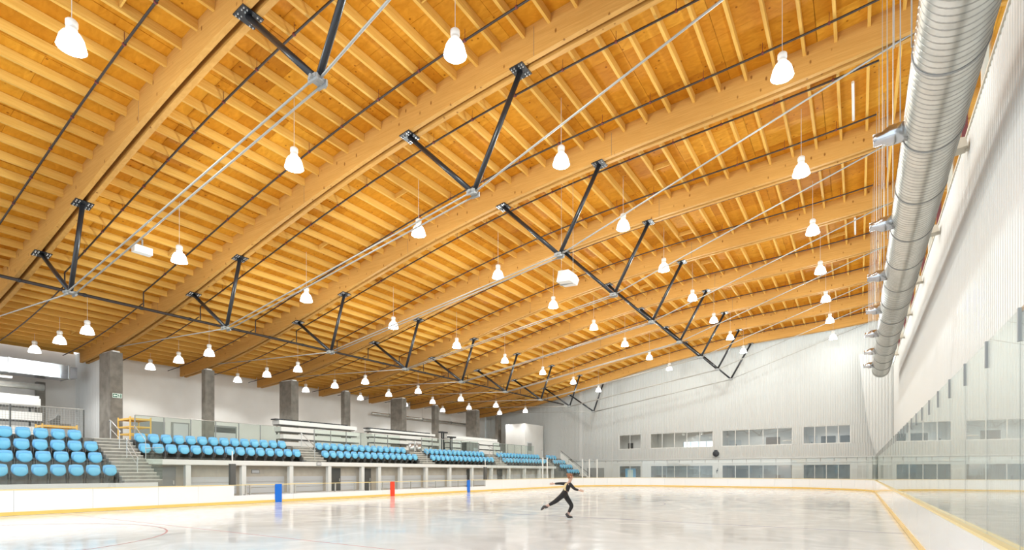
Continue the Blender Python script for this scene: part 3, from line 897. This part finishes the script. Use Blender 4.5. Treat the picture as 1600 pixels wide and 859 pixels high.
# space under the stands: white posts, block wall, doors
uw = MB().bx(-30.25, -30.1, 12.5, 55.2, 0, 1.92)
wu = uw.build('wall_bench', M['tan']); tag(wu, 'tan wall with pale lower boards under the raised seats', kind='structure')
posts = [14.49, 17.53, 20.59, 23.46, 26.31, 27.89, 30.11, 33.02, 36.03, 39.21, 42.3, 45.4, 48.4, 51.5, 54.6]
for i in range(len(posts) - 1):
    a, b_ = posts[i] + .15, posts[i + 1] - .15
    if i in (3, 4): a += 1.0
    if b_ - a < .4: continue
    for j in range(3):
        MB().bx(-30.1, -30.07, a, b_, .35 + .33 * j, .66 + .33 * j).build('pale_board', M['lightgrey'], wu)
for i, (y0, y1, z1) in enumerate(((12.6, 14.1, 1.85), (23.65, 24.75, 1.85), (26.45, 27.5, 1.85), (39.0, 39.5, 1.85), (43.9, 44.8, 1.85))):
    d = MB().bx(-30.1, -30.04, y0, y1, .02, z1).build(f'door_{i + 1}', M['darkgrey'] if i else M['grey'])
    tag(d, f'dark door under the raised seats, {ORD[i]} from the camera', kind='structure')
    MB().bx(-30.04, -30.0, y1 - .15, y1 - .09, .95, 1.15).build('door_handle', M['steel'], d)
for i, y in enumerate(posts):
    t = MB().bx(-29.8, -29.55, y - .13, y + .13, 0, 1.98).build('support_column', M['fascia'])
    tag(t, f'square white column under the raised seats, {ORD[i]} from the camera', 'column', 'white columns under the seats', 'structure')
MB().bx(-30.3, -29.62, 12.45, 55.2, 1.93, 1.99).build('soffit_panel', M['tan'], wu)
for y, z, w, x, lab in ((18.55, 1.62, .5, -30.09, 'small grey framed notice on the wall under the raised seats'), (22.55, 2.12, .34, -29.48, 'small white framed plate on the white fascia below the first short stair')):
    t = thing('wall_notice', lab, 'sign', (x, y, z))
    MB().bx(0, .02, -w / 2, w / 2, -.11, .11).build('frame', M['grey'], t)
    MB().bx(.02, .026, -w / 2 + .03, w / 2 - .03, -.08, .08).build('plate', M['lightgrey'], t)
# bench seats behind the low boards
for k, (a, b_) in enumerate(((16.2, 24.2), (26.6, 34.8))):
    t = thing('players_bench', f'long grey bench behind the low boards, {"nearer" if k == 0 else "farther"} of two', 'bench', (-27.2, a, 0))
    MB().bx(-.2, .2, 0, b_ - a, .36, .42).build('bench_top', M['lightgrey'], t)
    for i in range(4):
        y = .3 + (b_ - a - .6) * i / 3
        MB().bx(-.15, .15, y - .04, y + .04, 0, .36).build('leg', M['grey'], t)

# concourse wall, columns
WX = -45.2
wn = MB()
wn.bx(WX - .2, WX, 15.3, 62.9, CF, 10.6)
wc = wn.build('wall_left', M['wallwhite']); tag(wc, 'white concourse wall lit by pendant lamps', kind='structure')
MB().bx(-47.2, -41.1, 15.29, 15.42, CF, 9.95).build('return_wall', M['wallwhite'], wc)
mb = MB(); sheet(mb, lambda a, z, d_: Vector((-47.2 + a, 15.288 - d_, z)), 0, 6.1, CF, 9.95, per=.26, dep=.015); mb.build('ribbed_panel', M['clad'], wc)
for i, (y0, y1, z1, m_, lab) in enumerate(((18.2, 20.3, 5.35, 'grey', 'grey shutter behind the yellow trolley'), (21., 22.1, 5.4, 'lightgrey', 'pale door with grey frame in the white concourse wall'), (24.2, 26.0, 5.4, 'grey', 'wide grey louvred door in the white concourse wall'))):
    d = MB().bx(WX, WX + .06, y0 - .12, y1 + .12, CF, z1 + .1).build(f'door_{i + 6}', M['grey'])
    tag(d, lab, kind='structure')
    MB().bx(WX + .06, WX + .09, y0, y1, CF + .02, z1 - (.5 if i == 2 else 0)).build('door_leaf', M[m_] if i != 2 else M['lightgrey'], d)
    if i == 2:
        for j in range(5): MB().bx(WX + .06, WX + .1, y0, y1, z1 - .48 + .09 * j, z1 - .42 + .09 * j).build('louvre', M['darkgrey'], d)
    MB().bx(WX + .09, WX + .13, y1 - .16, y1 - .12, CF + 1., CF + 1.1).build('door_handle', M['steel'], d)
for k in range(1, 9):
    y = Y0 + BAY * k
    if y > 61: continue
    wide = k % 2 == 1
    x1 = -39.45 if wide else -40.55
    zt = zb(-40.3) - .02
    t = thing('concrete_column', f'{"deep" if wide else "slim"} grey concrete column under the {ORD[k]} roof beam', 'column', ((-41.06 + x1) / 2, y, CF), group='grey concourse columns', kind='structure')
    hw = (x1 + 41.06) / 2
    MB().bx(-hw, hw, -.34, .34, 0, min(zb(-41.06), zb(x1)) - CF - .1).build('shaft', M['concrete'], t)
    MB().bx(-hw + .05, hw - .05, -.2, .2, min(zb(-41.06), zb(x1)) - CF - .1, min(zb(-41.06), zb(x1)) - CF).build('bearing_plate', M['fascia'], t)
# exit sign on the first column
t = thing('exit_sign', 'green and white exit arrow sign on the nearest concrete column', 'sign', (-39.44, 15.04, 6.42))
MB().bx(0, .03, -.26, .26, -.14, .14).build('sign_board', M['signwhite'], t)
MB().bx(.03, .034, -.24, .0, -.11, .11).build('arrow_field', M['signgreen'], t)
MB().prism([(.034, -.22, 0), (.034, -.13, .08), (.034, -.13, .03), (.034, -.02, .03), (.034, -.02, -.03), (.034, -.13, -.03), (.034, -.13, -.08)], (.003, 0, 0)).build('arrow', M['signwhite'], t)
pm = MB(); pm.box((.032, .07, .065), (.006, .035, .035)).box((.032, .085, .01), (.006, .03, .09)).box((.032, .05, .02), (.006, .07, .02)).box((.032, .06, -.06), (.006, .02, .09)).box((.032, .11, -.06), (.006, .02, .08))
pm.build('running_figure', M['signgreen'], t)
MB().bx(.03, .036, .16, .22, -.11, .11).build('door_mark', M['signgreen'], t)
# round pipe along the concourse wall
t = thing('wall_pipe', 'thin spiral pipe along the far part of the concourse wall', 'pipe', (-44.6, 41., 8.0))
MB().tube([(0, 0, 0), (0, 17.5, 0)], .13, 12).build('pipe_run', M['duct'], t, True)
for y in (2.5, 8., 13.5): MB().tube([(0, y, .13), (0, y, 1.5)], .015, 6).build('hanger_rod', M['galv'], t); MB().tube([(0, y - .06, 0), (0, y + .06, 0)], .17, 12).build('collar', M['grey'], t)
# white booth at the far corner
bo = MB()
bo.bx(-38.2, -35.3, 57.7, 62.3, CF, 7.7)
t = bo.build('white_booth', M['wallwhite']); tag(t, 'white box-shaped booth on the concourse at the far corner', 'booth')
MB().bx(-35.3, -35.26, 58.2, 59.4, CF, 5.4).build('door', M['lightgrey'], t)
MB().bx(-35.26, -35.24, 58.35, 59.25, 4.3, 5.25).build('window_pane', M['grey'], t)

# racks of stored white panels on the concourse
def rack(y0, y1, x, levels, label, top_black=True):
    t = thing('panel_rack', label, 'rack', (x, (y0 + y1) / 2, CF))
    L = y1 - y0
    for i, (z, h, d) in enumerate(levels):
        MB().bx(-d / 2 - .25 * i, d / 2 - .25 * i + .0, -L / 2, L / 2, z - CF, z - CF + h).build('stored_panel', M['white'], t)
        MB().bx(-d / 2 - .25 * i + .05, d / 2 - .25 * i - .03, -L / 2 + .05, L / 2 - .2, z - CF - .07, z - CF).build('skid', M['darkgrey'], t)
    for sy in (-.47, 0, .47):
        MB().bx(-.95, -.88, sy * L - .05, sy * L + .05, 0, levels[-1][0] - CF).build('upright', M['darkgrey'], t)
        MB().bx(.2, .26, sy * L - .05, sy * L + .05, 0, levels[0][0] - CF).build('upright', M['darkgrey'], t)
    if top_black:
        zt = levels[-1][0] + levels[-1][1] - CF
        for j in range(int(L / .75)): MB().bx(-.9, -.3, -L / 2 + .75 * j - .3, -L / 2 + .75 * j + .32, zt, zt + .09).build('black_pad', M['black'], t)
rack(24.0, 31.3, -35.6, [(3.5, .3, .9), (4.05, .32, .9), (4.6, .32, .9), (5.13, .3, .9)], 'long rack of stored white panels with black pads on top behind the second seat block')
rack(33.0, 41.6, -35.8, [(3.6, .28, .9), (4.2, .3, .9), (4.72, .3, .9), (5.2, .2, .9)], 'long rack of white panels with dark edges behind the third seat block', True)
rack(44.0, 53.4, -36.2, [(3.6, .45, .8), (4.2, .4, .8), (4.75, .4, .8), (5.2, .3, .8)], 'pale rack of stepped white panels behind the fourth seat block', False)
rack(2.5, 12.4, -43.4, [(3.9, .5, .9), (4.8, .5, .9), (5.7, .5, .9), (6.05, .35, .9)], 'white panel rack under the silver duct at the near left', False)
# bins and t-shaped stands among the racks
for i, (y, m_) in enumerate(((36.6, 'steel'), (37.5, 'steel'))):
    t = thing('litter_bin', f'round steel bin behind the third seat block, {"left" if i == 0 else "right"} of two', 'bin', (-33.2, y - 1.5, CF))
    MB().lathe([(0, 0), (.26, 0), (.28, .85), (.0, .85)], 18).build('drum', M[m_], t, True)
    MB().lathe([(.29, .83), (.29, .9), (.1, .98), (0, .98)], 18).build('lid', M['lightgrey'], t, True)
for i, (y, h_) in enumerate(((40.6, 2.15), (41.9, 1.75))):
    t = thing('tee_stand', f'black T-shaped stand, {"taller" if i == 0 else "shorter"} of two behind the fourth seat block', 'stand', (-34.2, y, CF))
    MB().bx(-.05, .05, -.28, -.18, 0, h_).bx(-.05, .05, -.02, .08, 0, h_).build('uprights', M['black'], t)
    MB().bx(-.15, .15, -.55, .5, h_, h_ + .13).build('crossbar', M['black'], t)
    MB().bx(-.3, .3, -.35, .25, 0, .05).build('foot', M['black'], t)
t = thing('equipment_cabinet', 'dark glass-fronted cabinet beside the T-shaped stands', 'cabinet', (-33.6, 44.2, CF))
MB().bx(-.3, .3, -1.1, 1.1, 0, 1.35).build('body', M['darkgrey'], t)
for k in range(4): MB().bx(.3, .33, -1.05 + .53 * k, -.57 + .53 * k, .08, 1.28).build('door', M['grey'], t)
# yellow scaffold trolleys
def scaffold(x, y, w, d, h_, shelves, label):
    t = thing('scaffold_trolley', label, 'scaffold', (x, y, CF))
    for sx in (-1, 1):
        for sy in (-1, 1):
            MB().tube([(sx * d / 2, sy * w / 2, 0), (sx * d / 2, sy * w / 2, h_)], .045, 8).build('upright', M['scaf'], t)
    for z in shelves:
        for sx in (-1, 1): MB().bx(sx * d / 2 - .03, sx * d / 2 + .03, -w / 2, w / 2, z - .04, z + .04).build('rung', M['scaf'], t)
        for sy in (-1, 1): MB().bx(-d / 2, d / 2, sy * w / 2 - .03, sy * w / 2 + .03, z - .04, z + .04).build('rung', M['scaf'], t)
    MB().bx(-d / 2, d / 2, -w / 2, w / 2, h_ - .12, h_ - .07).build('deck_board', M['scaf'], t)
    return t
scaffold(-37.2, 15.1, 1.1, 1.6, 1.65, (.2, .62, 1.05, 1.5), 'tall yellow scaffold trolley behind the nearest stair')
scaffold(-37.2, 11.3, 1.5, 1.0, .95, (.2, .8), 'low yellow scaffold trolley carrying dark gear at the near left')
t = thing('gear_pile', 'dark folded gear lying on the low yellow trolley', 'gear', (-37.2, 11.3, CF + .89))
MB().box((0, .1, .06), (.6, .9, .1)).build('slab', M['darkgrey'], t)
MB().prism([(-.05, -.3, .1), (-.05, .1, .1), (-.05, .12, .55), (-.05, .0, .62), (-.05, -.1, .4), (-.05, -.4, .22)], (.25, 0, 0)).build('folded_frame', M['darkgrey'], t)
# duct room at the near left
wd = MB().bx(-47., -46.8, -4, 15.28, CF, 10.).build('wall_duct_room', M['wallwhite']); tag(wd, 'pale back wall of the plant bay at the near left', kind='structure')
t = thing('sheet_duct', 'big shiny rectangular metal duct under the roof at the near left', 'air duct', (-44.6, 2., 7.75))
for k in range(4): MB().bx(-.7, .7, 3.0 * k + .02, 3.0 * (k + 1) - .02, 0, .88).build('duct_section', M['foil'], t)
for k in range(5): MB().bx(-.74, .74, 3.0 * k - .04, 3.0 * k + .04, -.04, .92).build('flange', M['steel'], t)
MB().prism([(-.6, 12.04, .05), (.6, 12.04, .05), (.5, 12.5, .1), (-.5, 12.5, .1)], (0, 0, .75)).build('duct_end', M['foil'], t)
t = thing('round_pipe_duct', 'slim corrugated duct below the big rectangular one', 'air duct', (-43.6, 2., 6.95))
MB().tube([(0, 0, 0), (0, 10.6, 0)], .2, 16).build('pipe_run', M['duct'], t, True)
for y in (2, 5, 8.5): MB().tube([(0, y, .2), (0, y, .9)], .02, 6).build('hanger_rod', M['galv'], t)
for i, (x, z, y1) in enumerate(((-42.9, 7.3, 10.9), (-42.9, 6.5, 9.9))):
    t = thing('strip_light', f'{"upper" if i == 0 else "lower"} lit white strip light under the rectangular duct', 'lamp', (x, 2.6, z))
    MB().bx(-.07, .07, 0, y1 - 2.6, 0, .07).build('housing', M['white'], t)
    MB().bx(-.06, .06, .02, y1 - 2.62, -.05, 0).build('tube', M['tube'], t)
    la = bpy.data.lights.new('strip_glow', 'AREA'); la.shape = 'RECTANGLE'; la.size = .12; la.size_y = y1 - 2.7; la.energy = 170
    ob('strip_glow', la, t, (0, (y1 - 2.6) / 2, -.07))
    MB().tube([(0, 1.2, .07), (0, 1.2, .5)], .01, 5).tube([(0, 5.8, .07), (0, 5.8, .5)], .01, 5).build('hanger_rod', M['galv'], t)
t = MB().bx(-46.3, -45.9, 12.9, 13.35, CF, 7.6).build('steel_column', M['concrete']); tag(t, 'grey steel column in the plant bay below the ducts', 'column')

# far end stair parapet of the last block
t = MB().prism([(-31.3, 59.65, CF + .75), (-31.3, 59.65, CF), (-27.2, 59.65, .0), (-26.6, 59.65, .0), (-26.6, 59.65, .25)], (0, .15, 0)).build('stair_parapet', M['fascia'])
tag(t, 'sloping pale parapet beside the farthest blue seats', kind='structure')
t = thing('handrail', 'dark sloping handrail on the parapet beside the farthest seats', 'handrail', (-31.3, 59.72, CF + .75))
MB().tube([(0, 0, .25), (4.3, 0, -2.95)], .03, 8).build('rail', M['darkgrey'], t)
for k in range(4):
    MB().tube([(.2 + 1.25 * k, 0, -.15 - .93 * k), (.2 + 1.25 * k, 0, .1 - .93 * k)], .015, 6).build('post', M['darkgrey'], t)

# ================================================================== SMALL THINGS
# loudspeaker under the right node of the third truss
t = thing('loudspeaker', 'white angular loudspeaker hung beneath the third roof truss', 'speaker', (-11.5, 22.6, 10.45))
MB().prism([(-.35, -.42, .0), (.32, -.42, -.05), (.42, -.42, .2), (.28, -.42, .46), (-.25, -.42, .5)], (0, .84, 0)).build('cabinet', M['white'], t)
MB().bx(-.36, .3, -.02, .02, -.06, .02).build('seam', M['grey'], t)
for x, y in ((-.15, -.3), (.15, .3)): MB().tube([(x, y, .45), (x, y, zb(-11.5) + DK - 10.45)], .008, 5).build('hanger_rod', M['galv'], t)
t = thing('ceiling_box', 'small white box under the joists near the first black pipe', 'box', (-28., 11.68, zb(-28.) + .3))
MB().box((0, 0, 0), (.35, .75, .32)).build('case', M['white'], t); MB().bx(-.03, .03, -.03, .03, .16, .5).build('bracket', M['grey'], t)
for i, (x, y) in enumerate(((-.19, 25.2), (-.19, 38.0))):
    t = thing('tube_heater', f'slim white tube fixed across the plywood between joists, {ORD[i]} from the camera', 'tube lamp', (x, y, zb(x) + DK - (.2 if i < 2 else .32)))
    MB().tube([(0, -1.3, 0), (0, 1.3, 0)], .05, 10).build('tube', M['white'], t)
    for s_ in (-1, 1): MB().bx(-.02, .02, s_ - .02, s_ + .02, 0, .13).build('clip', M['grey'], t)
# round black camera and bracket on the far wall
t = thing('wall_camera', 'round black device on a pole against the far wall between the upper windows', 'camera', tuple(wp(15.9, 3.1, .14)))
MB().lathe([(0, -.04), (.30, -.04), (.34, .0), (.30, .06), (0, .09)], 20).build('dial', M['black'], t)
t.children[0].rotation_euler = (PI / 2, 0, 0); t.children[0].location = (0, 0, .5)
MB().bx(-.16, .16, -.03, .05, .75, .9).build('cap', M['black'], t)
MB().tube([(-.05, .03, -.12), (-.05, .03, .25)], .02, 6).build('pole', M['grey'], t)
MB().bx(-.35, .4, -.02, .06, .02, .06).build('arm', M['grey'], t)
t = thing('hose_hook', 'small dark hook with hose on the pier between the lower far windows', 'hook', tuple(wp(15.8, 1.45, .06)))
MB().tube([(0, 0, 0), (-.08, 0, .2), (.02, 0, .35), (.1, 0, .55)], .03, 6).build('hose', M['darkgrey'], t)
MB().bx(-.05, .09, -.03, .03, .22, .36).build('bracket', M['black'], t)

# ================================================================== SKATER
sk_loc = Vector((-8.27, 16.3, 0.0))
sk = thing('person', 'skater in black leggings and black open-backed top, gliding with one leg stretched back', 'person', tuple(sk_loc), TH)
# local axes: +x screen right (direction of travel), +y away, z up
def skin(name, verts, edges, radii, m_, root=0, sub=1):
    me = bpy.data.meshes.new(name)
    me.from_pydata(verts, edges, [])
    me.materials.append(m_)
    o = ob(name, me, sk)
    sm = o.modifiers.new('skin', 'SKIN'); sm.use_smooth_shade = True; sm.branch_smoothing = .3
    ly = me.skin_vertices[0] if me.skin_vertices else None
    if ly is None:
        bpy.context.view_layer.objects.active = o
        o.select_set(True)
        me.attributes
    for i, r_ in enumerate(radii):
        me.skin_vertices[0].data[i].radius = (r_, r_) if not isinstance(r_, tuple) else r_
        me.skin_vertices[0].data[i].use_root = (i == root)
    ss = o.modifiers.new('sub', 'SUBSURF'); ss.levels = sub; ss.render_levels = sub + 1
    return o
J = {'pel': (-.12, 0, .86), 'waist': (-.06, 0, .98), 'chest': (.01, .01, 1.13), 'neck': (.065, .02, 1.255), 'head0': (.085, .02, 1.33), 'head1': (.10, .02, 1.42), 'head2': (.095, .02, 1.48),
     'hipF': (-.09, .085, .82), 'kneeF': (.15, .10, .45), 'ankF': (.0, .09, .13), 'toeF': (.14, .09, .085),
     'hipB': (-.17, -.085, .82), 'kneeB': (-.44, -.10, .60), 'ankB': (-.76, -.09, .42), 'toeB': (-.90, -.09, .33),
     'shF': (.055, -.15, 1.19), 'elF': (.20, -.26, 1.03), 'wrF': (.335, -.30, .985), 'paF': (.40, -.31, .975),
     'shB': (-.01, .17, 1.19), 'elB': (-.22, .27, 1.205), 'wrB': (-.42, .34, 1.195), 'paB': (-.49, .36, 1.19)}
R_ = {'pel': .10, 'waist': .095, 'chest': .115, 'neck': .045, 'head0': .062, 'head1': .088, 'head2': .07, 'hipF': .078, 'kneeF': .058, 'ankF': .038, 'toeF': .03, 'hipB': .078, 'kneeB': .058, 'ankB': .038, 'toeB': .03,
      'shF': .055, 'elF': .036, 'wrF': .026, 'paF': .03, 'shB': .055, 'elB': .036, 'wrB': .026, 'paB': .03}
E_ = [('pel', 'waist'), ('waist', 'chest'), ('chest', 'neck'), ('neck', 'head0'), ('head0', 'head1'), ('head1', 'head2'), ('pel', 'hipF'), ('hipF', 'kneeF'), ('kneeF', 'ankF'), ('ankF', 'toeF'),
      ('pel', 'hipB'), ('hipB', 'kneeB'), ('kneeB', 'ankB'), ('ankB', 'toeB'), ('chest', 'shF'), ('shF', 'elF'), ('elF', 'wrF'), ('wrF', 'paF'), ('chest', 'shB'), ('shB', 'elB'), ('elB', 'wrB'), ('wrB', 'paB')]
def graph(names, edges, scale=1., grow=0.):
    idx = {n_: i for i, n_ in enumerate(names)}
    return [J[n_] for n_ in names], [(idx[a], idx[b_]) for a, b_ in edges if a in idx and b_ in idx], [R_[n_] * scale + grow for n_ in names]
names = list(J)
v_, e_, r_ = graph(names, E_)
for side, d0 in (('F', Vector((1, -.12, -.12))), ('B', Vector((-1, .28, -.03)))):
    p0 = Vector(J['pa' + side]); i0 = names.index('pa' + side); d0.normalize(); sd = Vector((0, 0, 1)).cross(d0).normalized(); up = Vector((0, 0, 1))
    for q, L in zip((-1.5, -.5, .5, 1.5), (.062, .074, .070, .055)):
        a = p0 + up * (q * .019) + d0 * .03; b_ = a + d0 * L * .55; c = b_ + d0 * L * .45 + sd * .015
        n0 = len(v_); v_ += [tuple(a), tuple(b_), tuple(c)]; e_ += [(i0, n0), (n0, n0 + 1), (n0 + 1, n0 + 2)]; r_ += [.0095, .009, .0075]
    a = p0 + up * .03 - d0 * .01; b_ = a + up * .03 + d0 * .025
    n0 = len(v_); v_ += [tuple(a), tuple(b_)]; e_ += [(i0, n0), (n0, n0 + 1)]; r_ += [.011, .009]
def make_skin(name, v_, e_, r_, m_, sub=1):
    me = bpy.data.meshes.new(name)
    me.from_pydata(v_, e_, [])
    me.materials.append(m_)
    o = ob(name, me, sk)
    o.modifiers.new('skin', 'SKIN').use_smooth_shade = True
    if not me.skin_vertices:
        bm = bmesh.new(); bm.from_mesh(me); bm.verts.layers.skin.verify(); bm.to_mesh(me); bm.free()
    for i, r in enumerate(r_):
        d = me.skin_vertices[0].data[i]; d.radius = (r, r); d.use_root = (i == 0)
    s_ = o.modifiers.new('sub', 'SUBSURF'); s_.levels = 1; s_.render_levels = 1 + (sub > 0)
    return o
make_skin('body', v_, e_, r_, M['skin'])
v2, e2, r2 = graph(['pel', 'hipF', 'kneeF', 'hipB', 'kneeB'], E_, 1, .022)
for s_, k0 in (('F', 2), ('B', 4)):
    a = Vector(J['knee' + s_]); b_ = Vector(J['ank' + s_]); n0 = len(v2)
    v2.append(tuple(a.lerp(b_, .45))); r2.append(.06); v2.append(tuple(a.lerp(b_, .72 if s_ == 'B' else .8))); r2.append(.046); e2 += [(k0, n0), (n0, n0 + 1)]
v2.append((-.05, 0, 1.0)); r2.append(.112); e2.append((0, len(v2) - 1))
make_skin('leggings', v2, e2, r2, M['cloth'])
v3, e3, r3 = graph(['pel', 'waist', 'chest', 'shF', 'elF', 'wrF', 'shB', 'elB', 'wrB'], E_, 1, .012)
make_skin('top', v3, e3, r3, M['cloth'])
mb = MB()
pan = [(-.135, .97), (-.15, 1.06), (-.125, 1.15), (-.075, 1.225)]
for (x0, z0), (x1, z1) in zip(pan, pan[1:]):
    mb.add([(x0, -.09, z0), (x0, .07, z0), (x1, .08, z1), (x1, -.10, z1), (x0 + .06, -.13, z0), (x1 + .06, -.145, z1)], [(0, 1, 2, 3), (4, 0, 3, 5)])
mb.build('back_panel', M['cream'], sk, True)
for s_ in 'FB':
    a = Vector(J['ank' + s_]); t_ = Vector(J['toe' + s_]); d = (t_ - a).normalized()
    MB().tube([tuple(Vector(J['knee' + s_]).lerp(a, .7)), tuple(a)], [.049, .046], 12).build('boot_cover', M['tights'], sk, True)
    up = Vector((0, 0, 1)) if s_ == 'F' else Vector((-.45, 0, .9)).normalized()
    dn = (d.cross(Vector((0, 1, 0)))).normalized()
    if s_ == 'F': dn = Vector((0, 0, -1)); d = Vector((1, 0, 0)); a = Vector((.0, .09, .13))
    else:
        d = Vector((-.72, 0, -.69)); dn = Vector((-.69, 0, .72)) * -1; dn = Vector((-.75, 0, .66))
        dn = Vector((-.66, 0, -.75)); d = Vector((-.55, 0, -.83)); dn = Vector((-.83, 0, .55))
    bt = MB().tube([tuple(a - d * .05 - dn * .06), tuple(a), tuple(a + dn * .05 + d * .03), tuple(a + dn * .06 + d * .11), tuple(a + dn * .07 + d * .17)], [.046, .056, .054, .044, .025], 12)
    bo = bt.build('boot', M['boot'], sk, True)
    p = a + dn * .118
    n_ = Vector((0, 1, 0)) * .004
    q = [p - d * .09 - dn * .03, p + d * .19 - dn * .03, p + d * .2 - dn * .005, p + d * .16 + dn * .012, p - d * .08 + dn * .012]
    MB().prism([tuple(x - n_) for x in q], tuple(n_ * 2)).build('blade', M['steel'], bo)
hm = MB()
hc = Vector((.09, .02, 1.44))
bmh = bmesh.new(); bmesh.ops.create_icosphere(bmh, subdivisions=3, radius=1.)
for v in bmh.verts:
    p = v.co.copy()
    cut = p.x > .35 and p.z < .45
    v.co = hc + Vector((p.x * (.098 if not cut else .08) - .012, p.y * .094, p.z * .102 + (.012 if not cut else .0)))
meh = bpy.data.meshes.new('hair'); bmh.to_mesh(meh); bmh.free(); meh.materials.append(M['hair'])
for p in meh.polygons: p.use_smooth = True
hr = ob('hair', meh, sk)
bmh = bmesh.new(); bmesh.ops.create_icosphere(bmh, subdivisions=2, radius=.05)
meb = bpy.data.meshes.new('hair_bun'); bmh.to_mesh(meb); bmh.free(); meb.materials.append(M['hair'])
ob('hair_bun', meb, hr, tuple(hc + Vector((-.09, 0, .07))))
fc = MB().prism([(.165, .01, 1.42), (.165, .03, 1.42), (.172, .02, 1.455)], (.028, 0, -.005)).build('nose', M['skin'], sk)
for sy in (-.015, .055):
    MB().lathe([(0, -.008), (.009, 0), (0, .008)], 8, (.178, sy, 1.455)).build('eye', M['darkgrey'], sk)
MB().bx(.165, .176, .0, .04, 1.388, 1.396).build('mouth', M['redline'], sk)
for sy in (-.075, .115): MB().lathe([(0, -.03), (.02, -.01), (.02, .015), (0, .03)], 8, (.09, sy, 1.43)).build('ear', M['skin'], sk)
